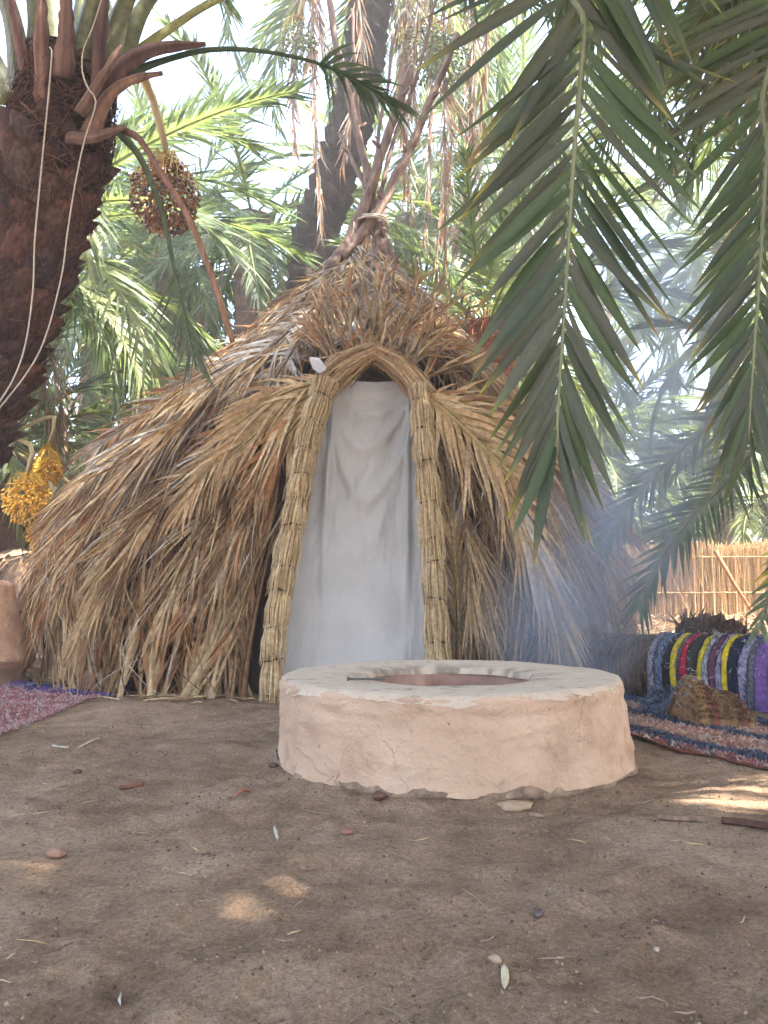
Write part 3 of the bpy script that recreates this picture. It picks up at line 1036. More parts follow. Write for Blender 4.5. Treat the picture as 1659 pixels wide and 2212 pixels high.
def reed_bundle(path, r, n_tie, seed, name, pal, flare=0.52, rows=None, ragged=0.03):
    """A bundle of leaves lashed at intervals: pinched at each cord, puffed between, loose ends under the cords."""
    rng = np.random.default_rng(seed)
    L = 90
    P = smooth_path(path, L)
    T, A, B = frames(P)
    t = np.linspace(0, 1, L)
    ties = (np.arange(n_tie) + 0.5 + 0.12 * rng.standard_normal(n_tie)) / n_tie
    near = np.min(np.abs(t[:, None] - ties[None, :]), axis=1) * n_tie
    rad = np.interp(t, np.linspace(0, 1, len(r)), r) * (0.68 + flare * np.clip(near, 0, 0.5))
    mb = MB()
    tube(mb, P, rad * 0.93, 14, np.array(PAL['tan']) * 0.8)
    for k in range(n_tie * 75 if rows is None else rows):
        th = rng.random() * 2 * math.pi
        c0 = (ties[int(rng.integers(n_tie))] + (0.5 if rng.random() < 0.8 else rng.random()) / n_tie) if rows is None else rng.random()
        ln = (0.7 + 0.6 * rng.random()) / n_tie * 1.15
        tt = np.clip(np.linspace(c0 - ln / 2, c0 + ln / 2, 5), 0, 1)
        q = np.stack([np.interp(tt, t, P[:, j]) for j in range(3)], 1)
        a = np.stack([np.interp(tt, t, A[:, j]) for j in range(3)], 1)
        b = np.stack([np.interp(tt, t, B[:, j]) for j in range(3)], 1)
        rr = np.interp(tt, t, rad) * (0.97 + 0.07 * rng.random()) + np.linspace(0, ragged * rng.random() ** 2, 5)[::-1]
        ths = th + np.linspace(0, 0.10 * rng.standard_normal(), 5)
        rd = np.cos(ths)[:, None] * a + np.sin(ths)[:, None] * b
        sd = -np.sin(ths)[:, None] * a + np.cos(ths)[:, None] * b
        w = (0.0025 + 0.004 * rng.random()) * np.array([0.35, 0.9, 1.0, 0.9, 0.4])
        V = np.concatenate([q + rd * rr[:, None] - sd * w[:, None], q + rd * (rr + 0.004)[:, None], q + rd * rr[:, None] + sd * w[:, None]])
        F = []
        for i in range(4):
            F += [(i, i + 1, 5 + i + 1, 5 + i), (5 + i, 5 + i + 1, 10 + i + 1, 10 + i)]
        mb.add(V, F, pick(rng, pal))
    o = mb.build(name, M['straw'], hut)
    o['kind'] = 'stuff'
    for tc in ties:
        i = int(np.clip(round(tc * (L - 1)), 1, L - 2))
        cb = MB()
        th = np.linspace(0, 2 * math.pi, 22, endpoint=False)
        rr = rad[i] * 1.06
        ringp = P[i] + rr * (np.cos(th)[:, None] * A[i] + np.sin(th)[:, None] * B[i]) + T[i] * (0.012 * np.sin(th + rng.random() * 6))[:, None]
        n, sd = 22, 5
        V, F = [], []
        for k in range(n):
            rd = nrm(ringp[k] - P[i])
            for j in range(sd):
                a = 2 * math.pi * j / sd
                V.append(ringp[k] + 0.0065 * (math.cos(a) * rd + math.sin(a) * T[i]))
        for k in range(n):
            for j in range(sd):
                F.append((k * sd + j, ((k + 1) % n) * sd + j, ((k + 1) % n) * sd + (j + 1) % sd, k * sd + (j + 1) % sd))
        cb.add(np.array(V), F, (0.075, 0.05, 0.035))
        cb.build('cord', M['wood'], o)
    return o


PAL['reed'] = (0.50, 0.375, 0.205)
PPAL = ('reed', 'tan', 'reed', 'straw', 'reed')
reed_bundle([at(583, 1535, 4.56), at(598, 1330, 4.62), at(634, 1120, 4.72), at(664, 960, 4.82), at(704, 825, 4.95)], [0.066, 0.074, 0.080, 0.080, 0.085], 11, 41, 'door_post', PPAL)
reed_bundle([at(952, 1510, 4.60), at(942, 1330, 4.66), at(930, 1120, 4.75), at(916, 960, 4.84), at(906, 836, 4.97)], [0.082, 0.078, 0.076, 0.072, 0.070], 9, 42, 'door_post', PPAL)
reed_bundle([at(690, 846, 4.97), at(723, 813, 5.02), at(764, 783, 5.06), at(813, 757, 5.10)], [0.09, 0.10, 0.095, 0.07], 2, 43, 'arch_bundle', ('tan', 'straw', 'tan', 'brown'), 0.2, 300, 0.05)
reed_bundle([at(920, 863, 4.99), at(892, 823, 5.03), at(856, 788, 5.07), at(800, 756, 5.11)], [0.07, 0.085, 0.085, 0.07], 2, 44, 'arch_bundle', ('tan', 'straw', 'tan', 'rust'), 0.2, 300, 0.05)

# poles crossing above the tie
for k, (pts, r0) in enumerate([
        ([(742, 600, 6.45), (775, 520, 6.62), (800, 440, 6.75), (790, 360, 6.82), (755, 215, 6.9), (722, 70, 7.0), (700, -60, 7.05)], 0.052),
        ([(712, 585, 6.35), (760, 505, 6.55), (800, 405, 6.70), (845, 270, 6.8), (890, 145, 6.9)], 0.060),
        ([(740, 560, 6.40), (800, 480, 6.60), (860, 375, 6.75), (925, 230, 6.9), (990, 75, 7.0)], 0.052),
        ([(850, 590, 6.45), (822, 510, 6.62), (790, 410, 6.8), (758, 340, 6.9), (735, 290, 7.0)], 0.036),
        ([(860, 620, 6.4), (835, 530, 6.6), (815, 470, 6.7), (805, 430, 6.75)], 0.055),
        ([(815, 600, 6.3), (812, 520, 6.55), (830, 440, 6.75), (850, 380, 6.9)], 0.04),
        ([(830, 560, 6.5), (806, 470, 6.68), (782, 330, 6.85), (768, 180, 7.0), (760, 20, 7.1)], 0.026),
        ([(770, 560, 6.5), (806, 465, 6.68), (850, 310, 6.85), (905, 150, 7.0), (945, -20, 7.1)], 0.026),
        ([(790, 560, 6.45), (803, 470, 6.66), (812, 330, 6.85), (838, 180, 7.0), (850, 60, 7.1)], 0.024)]):
    P = smooth_path([at(*p) for p in pts], 26)
    P = P + 0.012 * np.stack([vnoise(np.arange(26) * 0.5, k * 7.1), vnoise(np.arange(26) * 0.5, k * 7.1 + 30), 0 * np.arange(26)], -1)
    mb = MB()
    tube(mb, P, np.linspace(r0 * 0.95, r0 * 0.58, 26), 9, np.array([0.165, 0.115, 0.095]), True, 0.32, k, 0.3)
    # stubs of cut twigs
    for q in range(3):
        i = 6 + (q * 6 + k * 3) % 17
        d = nrm(np.array([math.sin(k * 3 + q * 2), -0.3, 0.8]))
        tube(mb, [P[i], P[i] + d * r0 * 1.3, P[i] + d * r0 * 2.2], [r0 * 0.5, r0 * 0.35, r0 * 0.25], 6, np.array([0.16, 0.11, 0.09]))
    mb.build('pole', M['wood'], hut)
mb = MB()
for k in range(4):
    th = np.linspace(0, 2 * math.pi, 24)
    c = at(800, 472 + 7 * k, 6.68)
    rr = 0.135 + 0.012 * k
    tube(mb, np.stack([c[0] + rr * np.cos(th), c[1] + rr * np.sin(th), c[2] + 0.03 * np.sin(th + k)], -1), 0.010, 5, np.array(PAL['straw']) * 0.9, False)
tube(mb, smooth_path([at(765, 480, 6.53), at(762, 520, 6.48), at(764, 570, 6.40)], 8), 0.006, 5, np.array(PAL['straw']))
tag(mb.build('lashing', M['rope'], hut), kind='stuff')

# the curtain
nu, nv = 90, 160
u = np.linspace(0, 1, nu)[:, None] + 0 * np.linspace(0, 1, nv)[None, :]
v = np.linspace(0, 1, nv)[None, :] + 0 * u                      # 0 top, 1 hem
zb = D_BL[2] - 0.0
L0, L1 = D_TL + np.array([-0.03, 0.0, 0.05]), D_BL + np.array([-0.02, 0, 0.01])
R0, R1 = D_TR + np.array([0.03, 0.0, 0.05]), D_BR + np.array([0.03, 0, 0.01])
C0 = L0[None, None] * (1 - u)[..., None] * (1 - v)[..., None] + R0 * u[..., None] * (1 - v)[..., None] + L1 * (1 - u)[..., None] * v[..., None] + R1 * u[..., None] * v[..., None]
s = 2 * u - 1
sag = (1 - s * s)
# swags slung between the upper corners, fading into straight folds
depth = 0
for vc, amp, wd in ((0.05, 0.022, 0.018), (0.13, 0.030, 0.022), (0.25, 0.046, 0.030), (0.42, 0.046, 0.036), (0.58, 0.024, 0.06)):
    line = vc * (0.10 + 0.90 * (1 - np.abs(s - 0.06 * math.sin(vc * 20)) ** 1.7))
    depth = depth + 0.85 * amp * np.exp(-((v - line) / wd) ** 2) * sag ** 0.5
fold = 0.020 * np.sin(u * 17 + 3 * v) * np.exp(-((np.abs(s) - 0.86) / 0.16) ** 2) * (0.5 + v * 0.5)
fold = fold + 0.050 * np.exp(-((u - 0.10 - 0.20 * v) / 0.028) ** 2) * np.exp(-((v - 0.35) / 0.3) ** 2)
fold = fold + 0.045 * np.exp(-((u - 0.90 + 0.10 * v) / 0.026) ** 2) * np.exp(-((v - 0.35) / 0.33) ** 2)
fold = fold + 0.014 * np.sin(u * 13 + 1.3 + 1.6 * v) * v ** 0.9 * (0.3 + 0.7 * np.abs(s)) + 0.010 * fbm(u * 7 + 4 * v, v * 4, 0, 8, 3)
fold = fold + 0.006 * fbm(u * 18, v * 9, 0, 18, 2) * v
C0[..., 1] += 0.02 - depth - fold
C0[..., 0] += 0.012 * np.sin(v * 9 + 1) * (1 - np.abs(s))
C0[..., 2] += -0.05 * sag * (1 - v) ** 6 - 0.01 * np.sin(u * 8) * v ** 8
mb = MB()
mb.add(C0, grid_faces(nu, nv))
cur = mb.build('curtain', M['curtain'], hut)
so = cur.modifiers.new('thickness', 'SOLIDIFY')
so.thickness = 0.003
tag(cur, 'white cotton curtain hanging in the doorway')

# ------------------------------------------------------------------ fire pit
pit = thing('fire_pit', 'round pink plastered fire pit with pale rim before the hut', 'fire pit', tuple(PIT))
PH_, PR = 0.318, 0.660
nth = 220
TH = np.linspace(0, 2 * math.pi, nth, endpoint=False)


def ring_noise(k, seed):
    return vnoise(np.cos(TH) * k * 0.8 + 9.3, np.sin(TH) * k * 0.8 + 4.1, 0, seed)


def pit_surface(prof, seed, amp=0.006, edge=None):
    """prof: list of (radius, z); returns a ring grid with hand-made unevenness."""
    n = len(prof)
    V = np.zeros((nth, n, 3))
    for j, (r, z) in enumerate(prof):
        w = 1 + 0.010 * np.sin(2 * TH + 0.8) + 0.006 * np.sin(3 * TH + 2.1) + 0.003 * np.sin(7 * TH + 0.3)
        x0, y0 = r * w * np.cos(TH), r * w * np.sin(TH)
        d = amp * fbm(x0 * 7, y0 * 7, z * 7, seed, 4) + 0.4 * amp * fbm(x0 * 25, y0 * 25, z * 25, seed + 9, 3)
        V[:, j, 0] = PIT[0] + x0 + d * np.cos(TH)
        V[:, j, 1] = PIT[1] + y0 + d * np.sin(TH)
        V[:, j, 2] = z + 0.6 * amp * fbm(x0 * 6, y0 * 6, 0, seed + 4, 3)
    return V


lean = 0.022                                     # the wall flares out to the right at its foot
zs = np.linspace(0.012, PH_ - 0.012, 28)
prof = [(PR + 0.018 * (1 - z / PH_), z) for z in zs] + [(PR - 0.010, PH_ - 0.004)]
V = pit_surface(prof, 51, 0.0045)
flare = (1 - V[..., 2] / PH_) * np.clip(np.cos(TH), 0, 1)[:, None]
V[..., 0] += lean * 1.3 * flare
# thin skins of plaster standing proud of the coat beneath, with a broken lower edge
sk = fbm(np.cos(TH)[:, None] * 2.6, np.sin(TH)[:, None] * 2.6, V[..., 2] * 12, 71, 4)
step = 0.6 * np.clip((sk - 0.16) * 40, 0, 1) * 0.007 + np.clip((fbm(np.cos(TH)[:, None] * 4 + 9, np.sin(TH)[:, None] * 4, V[..., 2] * 9, 75, 3) - 0.28) * 34, 0, 1) * 0.006
lip = np.clip((V[..., 2] - (PH_ - 0.055 - 0.03 * ring_noise(3.6, 78)[:, None])) * 120, 0, 1) * 0.008
V[..., 0] += (step + lip) * np.cos(TH)[:, None]
V[..., 1] += (step + lip) * np.sin(TH)[:, None]
mb = MB()
mb.add(V, grid_faces(nth, len(prof), True))
mb.build('plaster_wall', M['plaster'], pit)
# broken footing under the wall
prof = [(PR - 0.10, -0.05), (PR - 0.030, -0.02), (PR + 0.004, 0.002), (PR + 0.020, 0.016), (PR + 0.022, 0.030), (PR + 0.008, 0.044)]
V = pit_surface(prof, 57, 0.016)
flare = (1 - V[..., 2] / PH_) * np.clip(np.cos(TH), 0, 1)[:, None]
V[..., 0] += lean * 1.3 * flare
V[..., 2] += (0.020 * ring_noise(5, 59) + 0.014 * ring_noise(22, 60) - 0.016)[:, None]
mb = MB()
mb.add(V, grid_faces(nth, len(prof), True))
mb.build('footing', M['footing'], pit)
# pale rim
RI = 0.345
prof = [(PR + 0.004, PH_ - 0.014), (PR - 0.004, PH_ + 0.002)] + [(PR - 0.01 - (PR - 0.01 - RI) * q, PH_ + 0.004 - 0.010 * q + 0.006 * math.sin(q * 3)) for q in np.linspace(0.04, 1, 14)] + [(RI - 0.012, PH_ - 0.03)]
V = pit_surface(prof, 61, 0.006)
drip = 0.022 * np.clip(ring_noise(4.0, 63), 0, 1) + 0.012 * np.clip(ring_noise(12, 64), 0, 1) + 0.006 * np.clip(ring_noise(40, 65), 0, 1)
V[:, 0, 2] -= drip
V[:, 0, 0] += (0.006 + 0.25 * drip) * np.cos(TH)
V[:, 0, 1] += (0.006 + 0.25 * drip) * np.sin(TH)
V[:, 1, 0] += 0.006 * np.cos(TH)
V[:, 1, 1] += 0.006 * np.sin(TH)
ir = 0.010 * ring_noise(3.3, 66) + 0.004 * ring_noise(14, 68)
for j, k in ((-1, 1.0), (-2, 1.0), (-3, 0.6)):
    V[:, j, 0] += k * ir * np.cos(TH)
    V[:, j, 1] += k * ir * np.sin(TH)
mb = MB()
# soot licked over the lip in patches
nq = len(prof)
soot = np.zeros((nth, nq))
for j in range(nq):
    soot[:, j] = np.clip((j - nq * 0.55) / (nq * 0.45), 0, 1) * np.clip(0.35 + 1.2 * ring_noise(5 + 0.5 * j, 87), 0, 1)
rc = (1 - 0.62 * soot[..., None]) * np.array([1, 1, 1.0])
mb.add(V, grid_faces(nth, nq, True), rc.reshape(-1, 3))
mb.build('rim', M['rim'], pit)
# the burnt bowl
prof = [(RI + 0.012, PH_ - 0.012), (RI - 0.010, PH_ - 0.05), (RI - 0.03, PH_ - 0.11), (RI - 0.06, 0.13), (RI - 0.12, 0.09), (0.1, 0.08), (0.004, 0.08)]
V = pit_surface(prof, 67, 0.008)
for j in (0, 1, 2):
    V[:, j, 0] += ir * np.cos(TH)
    V[:, j, 1] += ir * np.sin(TH)
mb = MB()
mb.add(V, grid_faces(nth, len(prof), True))
mb.build('bowl', M['bowl'], pit)

# iron rod resting on the rim
mb = MB()
a_, b_ = at(751, 1468, 2.86), at(832, 1468, 2.84)
a_[2] = b_[2] = PH_ + 0.012
tube(mb, np.linspace(a_, b_, 8), 0.0045, 8)
tube(mb, [a_ - (b_ - a_) * 0.01, a_ + (b_ - a_) * 0.035], 0.0085, 8)
tag(mb.build('iron_rod', M['iron']), 'short dark iron rod lying on the pale fire pit rim', 'rod')

#@@TREES

# ------------------------------------------------------------------ near palm on the left
near_path = [at(-330, 1460, 3.9) * np.array([1, 1, 0]), at(-190, 1120, 3.75), at(-60, 840, 3.65), at(60, 520, 3.6), at(128, 300, 3.6), at(152, 150, 3.6)]
near = thing('date_palm', 'thick reddish brown leaning palm trunk with old frond stubs and hanging cords', 'palm', tuple(near_path[0]))
NP = smooth_path(near_path, 120)
NT, NA, NB = frames(NP)
NS = np.concatenate([[0], np.cumsum(np.linalg.norm(np.diff(NP, axis=0), axis=1))])
nr = np.interp(np.linspace(0, 1, 120), [0, 0.3, 0.7, 0.9, 1], [0.27, 0.225, 0.215, 0.225, 0.20])
mb = MB()
tube(mb, NP, nr * 0.96, 26, np.array([0.085, 0.045, 0.032]), True, 0.12, 5)
mb.build('trunk', M['fibre'], near)


def boot_mesh(seed):
    rng = np.random.default_rng(seed)
    w, h = 0.185 + 0.02 * rng.random(), 0.150 + 0.02 * rng.random()
    nx, nz_ = 6, 4
    V, F = [], []
    top = 0.012 * rng.standard_normal(nx)
    for j in range(nz_):
        z = j / (nz_ - 1)
        for i in range(nx):
            x = (i / (nx - 1) - 0.5) * 2
            wid = w * (1 - 0.30 * z) * 0.5
            y = -0.020 + (0.020 + 0.080 * z ** 1.3) * (1 - 0.75 * x * x) + 0.006 * rng.standard_normal()
            V.append((x * wid, y, z * h * (1 - 0.18 * x * x) + (top[i] if j == nz_ - 1 else 0)))
    for j in range(nz_ - 1):
        for i in range(nx - 1):
            a = j * nx + i
            F.append((a, a + 1, a + nx + 1, a + nx))
    n = len(V)
    for i in range(nx):                                   # the cut top, sloping back to the trunk
        x = (i / (nx - 1) - 0.5) * 2
        V.append((x * w * 0.33, -0.045, h * 0.86))
    for i in range(nx - 1):
        a = (nz_ - 1) * nx + i
        F.append((a, a + 1, n + i + 1, n + i))
    c = np.tile(np.array([[0.090, 0.054, 0.046], [0.112, 0.065, 0.052], [0.075, 0.050, 0.047], [0.100, 0.068, 0.060], [0.135, 0.072, 0.054]][seed % 5]), (len(V), 1))
    c[n - nx:] *= np.array([1.15, 1.05, 0.95])
    m = MB()
    m.add(np.array(V), F, c)
    return m.mesh('leaf_base', M['fibre'])


boots = [boot_mesh(s) for s in range(5)]
rng = np.random.default_rng(12)
s_, k = 0.05, 0
while s_ < NS[-1] * 0.86:
    i = int(np.searchsorted(NS, s_))
    th = k * 2.399963
    rad = NA[i] * math.cos(th) + NB[i] * math.sin(th)
    sd = np.cross(NT[i], rad)
    o = bpy.data.objects.new('leaf_base', boots[int(rng.integers(5))])
    COL.objects.link(o)
    o.parent = near
    sc = 0.85 + 0.35 * rng.random()
    tl = 0.10 * rng.standard_normal()
    x_ = nrm(sd * math.cos(tl) + NT[i] * math.sin(tl))
    z_ = np.cross(x_, rad)
    pos = NP[i] + rad * nr[i] * 0.97 - np.array(near.location)
    mt = Matrix.Identity(4)
    for r_i in range(3):
        mt[r_i][0], mt[r_i][1], mt[r_i][2], mt[r_i][3] = -x_[r_i] * sc, rad[r_i] * sc, -z_[r_i] * sc if np.dot(z_, NT[i]) < 0 else z_[r_i] * sc, pos[r_i]
    o.matrix_local = mt
    s_ += 0.0125
    k += 1
# matted fibre under the crown
mb = MB()
for k in range(700):
    q = 0.80 + 0.20 * rng.random() ** 0.8
    th0 = rng.random() * 2 * math.pi
    m = 6
    span = 0.35 + 0.8 * rng.random()
    rise = 0.10 * rng.standard_normal() + (0.10 if rng.random() < 0.5 else 0)
    uu = np.linspace(0, 1, m)
    qi = np.clip((q + rise * uu * 0.4) * 119, 0, 119)
    th = th0 + span * uu
    C = np.stack([np.interp(qi, np.arange(120), NP[:, j]) for j in range(3)], 1)
    A_ = np.stack([np.interp(qi, np.arange(120), NA[:, j]) for j in range(3)], 1)
    B_ = np.stack([np.interp(qi, np.arange(120), NB[:, j]) for j in range(3)], 1)
    rr = np.interp(qi, np.arange(120), nr) * (1.02 + 0.10 * rng.random()) + 0.02 * np.sin(uu * 3.1) * rng.random()
    P = C + rr[:, None] * (np.cos(th)[:, None] * A_ + np.sin(th)[:, None] * B_)
    tube(mb, P, 0.0022 + 0.0025 * rng.random(), 3, np.array([(0.17, 0.085, 0.055), (0.11, 0.062, 0.048), (0.22, 0.12, 0.075)][k % 3]) * (0.7 + 0.6 * rng.random()), False)
for k in range(2600):                                     # frayed hairs between the leaf bases
    i = int(rng.integers(2, 116))
    th = rng.random() * 2 * math.pi
    rad = NA[i] * math.cos(th) + NB[i] * math.sin(th)
    sd = np.cross(NT[i], rad)
    p = NP[i] + rad * (nr[i] + 0.02 + 0.035 * rng.random())
    d = (sd * rng.standard_normal() + NT[i] * (0.4 + rng.standard_normal())) * 0.035 + rad * 0.008
    tube(mb, [p, p + d + rad * 0.006, p + 2 * d - rad * 0.012 * rng.random()], [0.0016, 0.0014, 0.0006], 3, np.array([(0.20, 0.12, 0.085), (0.09, 0.055, 0.045), (0.14, 0.08, 0.06)][k % 3]) * (0.6 + 0.8 * rng.random()), False)
tag(mb.build('fibre_mat', M['fibre'], near), kind='stuff')


def near_frond(pts, out, seed, r0=0.045, col=(0.19, 0.20, 0.12), name='frond', pal=('g1', 'g2', 'g3'), ln=2.0, t0=0.45):
    """A thick petiole rising from the crown, carried on above into its leaves."""
    P = [at(*p) for p in pts]
    d = nrm(P[-1] - P[0])
    out = np.array(out, float)
    P += [P[-1] + d * ln * 0.30 + out * 0.25, P[-1] + d * ln * 0.50 + out * 0.75, P[-1] + d * ln * 0.55 + out * 1.4 + np.array([0, 0, -0.25])]
    m = MB()
    frond_geo(m, P, np.array([0, -1, 0.4]), 50, 0.42, 0.032, np.random.default_rng(seed), t0, (0.95, 0.35), 0.3, 0.3, 0.18, (r0 * 1.9, 0.006), pal, None, col)
    return m.build(name, M['stalk' if name == 'old_stub' else 'green'], near)


near_frond([(48, 190, 3.52), (12, -5, 3.48)], (-0.7, -0.3, 0), 401, 0.034)
near_frond([(163, 150, 3.46), (205, -10, 3.40)], (0.3, -0.6, 0), 402, 0.040)
near_frond([(228, 140, 3.54), (278, -10, 3.50)], (0.7, -0.2, 0), 403, 0.040)
near_frond([(262, 120, 3.64), (330, -10, 3.66)], (0.8, 0.3, 0), 404, 0.036)
near_frond([(262, 140, 3.70), (370, 60, 3.78), (490, -10, 3.9)], (0.8, 0.3, 0), 405, 0.024, (0.36, 0.36, 0.16))
near_frond([(74, 120, 3.44), (70, -10, 3.40)], (-0.2, -0.7, 0), 406, 0.024)
near_frond([(20, 215, 3.70), (-60, 60, 3.75)], (-0.8, 0.2, 0), 407, 0.036)
near_frond([(120, 130, 3.75), (110, -30, 3.8)], (-0.2, 0.8, 0), 408, 0.04)
near_frond([(180, 130, 3.75), (190, -30, 3.8)], (0.4, 0.8, 0), 409, 0.04)
# old stubs of cut fronds, orange brown
for k, (pts, r0, col) in enumerate([([(96, 230, 3.40), (92, 120, 3.36), (88, -20, 3.34)], 0.030, (0.20, 0.12, 0.098)),
                                    ([(140, 170, 3.38), (142, 80, 3.36), (146, -20, 3.36)], 0.034, (0.17, 0.105, 0.09)),
                                    ([(172, 245, 3.36), (215, 175, 3.34), (262, 98, 3.36)], 0.020, (0.18, 0.12, 0.095)),
                                    ([(60, 150, 3.42), (35, 60, 3.40), (20, -20, 3.40)], 0.022, (0.17, 0.10, 0.09)),
                                    ([(215, 190, 3.42), (215, 90, 3.40), (230, -20, 3.40)], 0.030, (0.11, 0.068, 0.065))]):
    m = MB()
    P = smooth_path([at(*p) for p in pts], 14)
    tube(m, P, np.linspace(r0 * 1.5, r0 * 0.70, 14) * np.r_[np.ones(12), 0.8, 0.45], 14, np.array(col), True, 0.30, k, 0.45)
    m.build('old_stub', M['wood'], near)


def sheath(pts, widths, col, seed, name='leaf_sheath'):
    """A curled strip of dry leaf base with thickness."""
    P = smooth_path([at(*p) for p in pts], 20)
    T = tangents(P)
    sd = nrm(np.cross(T, np.array([0.0, -1.0, 0.15])))
    w = np.interp(np.linspace(0, 1, 20), np.linspace(0, 1, len(widths)), widths)
    V, c = [], []
    for j, (a, b) in enumerate([(q, -0.035 * (1 - q * q)) for q in np.linspace(-1, 1, 9)]):
        V.append(P + sd * (w * a * (1 + 0.25 * vnoise(np.arange(20) * 0.8, j * 3.0, 0, seed)))[:, None] + np.array([0, 1.0, 0]) * (b * w / 0.05)[:, None])
        c.append(np.tile(np.array(col) * (0.55 + 0.9 * _h(j * 1.3, seed, 0, 3)), (20, 1)))
    m = MB()
    m.add(np.vstack(V), [(j * 20 + i, j * 20 + i + 1, (j + 1) * 20 + i + 1, (j + 1) * 20 + i) for j in range(8) for i in range(19)], np.vstack(c))
    o = m.build(name, M['wood'], near)
    s = o.modifiers.new('thickness', 'SOLIDIFY')
    s.thickness = 0.012
    return o


sheath([(205, 225, 3.45), (262, 150, 3.42), (340, 108, 3.40), (445, 97, 3.42)], [0.060, 0.045, 0.030, 0.003], (0.125, 0.075, 0.068), 1)
sheath([(190, 300, 3.46), (232, 215, 3.42), (285, 175, 3.40), (352, 160, 3.42)], [0.05, 0.035, 0.018, 0.003], (0.20, 0.125, 0.095), 2)
sheath([(150, 300, 3.40), (200, 300, 3.36), (270, 277, 3.42)], [0.03, 0.024, 0.008], (0.14, 0.088, 0.07), 3)
# the frond that arches over to the right
m = MB()
frond_geo(m, [at(262, 165, 3.48), at(350, 132, 3.47), at(450, 108, 3.47), at(560, 110, 3.5), at(680, 135, 3.6), at(780, 180, 3.7), at(860, 235, 3.8)], (0, 0.1, 1), 60, 0.30, 0.022,
          np.random.default_rng(421), 0.68, (0.9, 0.35), 0.35, 0.1, 0.2, (0.030, 0.006), ('g3', 'g1'), None, (0.10, 0.145, 0.085))
m.build('frond', M['green'], near)
# a broken green frond hanging down, and an old fruit stalk beside it
m = MB()
frond_geo(m, [at(255, 282, 3.5), at(305, 345, 3.5), at(350, 460, 3.52), at(378, 590, 3.55), at(402, 700, 3.6), at(425, 800, 3.62)], (0, -1, 0.1), 54, 0.32, 0.014,
          np.random.default_rng(422), 0.62, (0.5, 0.3), 0.1, 0.0, 0.25, (0.022, 0.005), ('g1', 'g3'), None, (0.12, 0.155, 0.085), gap=0.5)
m.build('frond', M['green'], near)
m = MB()
P = smooth_path([at(258, 278, 3.46), at(300, 300, 3.44), at(350, 378, 3.42), at(412, 480, 3.42), at(462, 610, 3.44), at(502, 738, 3.46)], 30)
tube(m, P, np.linspace(0.016, 0.013, 30), 7, np.linspace(0, 1, 30)[:, None] * np.array([[0.30, 0.18, 0.11]]) + np.linspace(1, 0, 30)[:, None] * np.array([[0.18, 0.11, 0.10]]), True, 0.2)
m.build('fruit_stalk', M['wood'], near)
# ripe dates
date_bunch(near, [at(300, 150, 4.3), at(330, 215, 4.4), at(350, 290, 4.45), at(362, 345, 4.5)], at(355, 428, 4.5), 0.215, 950, [(0.22, 0.09, 0.05), (0.30, 0.15, 0.07), (0.10, 0.08, 0.07), (0.15, 0.07, 0.045), (0.36, 0.22, 0.08)], 431, 0.0145, 1.1)

# cords looped over the palm
for k, pts in enumerate([[(107, 102, 3.31), (112, 112, 3.30), (108, 170, 3.30), (102, 235, 3.29), (86, 400, 3.30), (75, 520, 3.31), (70, 640, 3.32), (48, 770, 3.34), (0, 866, 3.36), (-80, 950, 3.42)],
                         [(222, -10, 3.30), (200, 60, 3.30), (180, 108, 3.29), (178, 155, 3.29), (190, 190, 3.28), (207, 222, 3.28), (182, 305, 3.29), (162, 400, 3.30), (146, 500, 3.31), (130, 610, 3.32), (85, 760, 3.35), (0, 880, 3.38), (-80, 962, 3.44)]]):
    m = MB()
    tube(m, smooth_path([at(*p) for p in pts], 70), 0.0036, 6)
    tag(m.build('cord', M['rope']), ['pale cord hanging straight down the leaning palm trunk', 'pale cord looping from a green frond stalk down the leaning trunk'][k], 'cord')

# ------------------------------------------------------------------ palm on the right whose fronds hang before the hut
hang = thing('date_palm', 'palm whose broad grey green fronds hang down in front of the hut', 'palm', (2.75, 0.75, 0))
mb = MB()
HC = np.array([2.35, 1.05, 3.25])
trunk_geo(mb, [(2.75, 0.75, -0.1), (2.62, 0.85, 1.6), HC], [0.30, 0.25, 0.26], 24, 80, 77, 0.12)
mb.build('trunk', M['fibre'], hang)


def leaflet_mesh(seed, tipc):
    """A pointed blade folded along its midrib, unit long along X."""
    rng = np.random.default_rng(seed)
    us = np.linspace(0, 1, 8)
    wp = np.interp(us, [0, 0.12, 0.35, 0.6, 0.85, 1], [0.30, 0.72, 1.0, 0.82, 0.34, 0.02])
    bendz, bendy = 0.05 * rng.standard_normal() - 0.02, 0.02 * rng.standard_normal()
    fold = 0.18 + 0.38 * rng.random()
    V, C = [], []
    c = np.array([(0.060, 0.072, 0.048), (0.050, 0.066, 0.044), (0.072, 0.076, 0.056), (0.056, 0.080, 0.036), (0.066, 0.070, 0.052)][seed % 5])
    tw = 0.22 * rng.standard_normal()
    for u, w in zip(us, wp):
        a = tw * u
        for q in (-1, 0, 1):
            y, z = q * w * 0.5 * math.cos(fold), abs(q) * w * 0.5 * math.sin(fold)
            V.append((u, y * math.cos(a) - z * math.sin(a) + bendy * u * u * 10, y * math.sin(a) + z * math.cos(a) + bendz * u * u * 10))
            k = max(0, (u - 0.80) / 0.20)
            C.append(c * (1.18 if q == 0 else 1) * (1 - k) + np.array(tipc) * k)
    F = []
    for i in range(7):
        for q in range(2):
            F.append((i * 3 + q, i * 3 + q + 1, (i + 1) * 3 + q + 1, (i + 1) * 3 + q))
    m = MB()
    m.add(np.array(V), F, np.array(C))
    return m.mesh('leaflet', M['hero'])


LEAFLETS = [leaflet_mesh(s, [(0.10, 0.12, 0.05), (0.30, 0.16, 0.06), (0.14, 0.20, 0.03), (0.10, 0.11, 0.06), (0.36, 0.30, 0.04)][s % 5]) for s in range(15)]


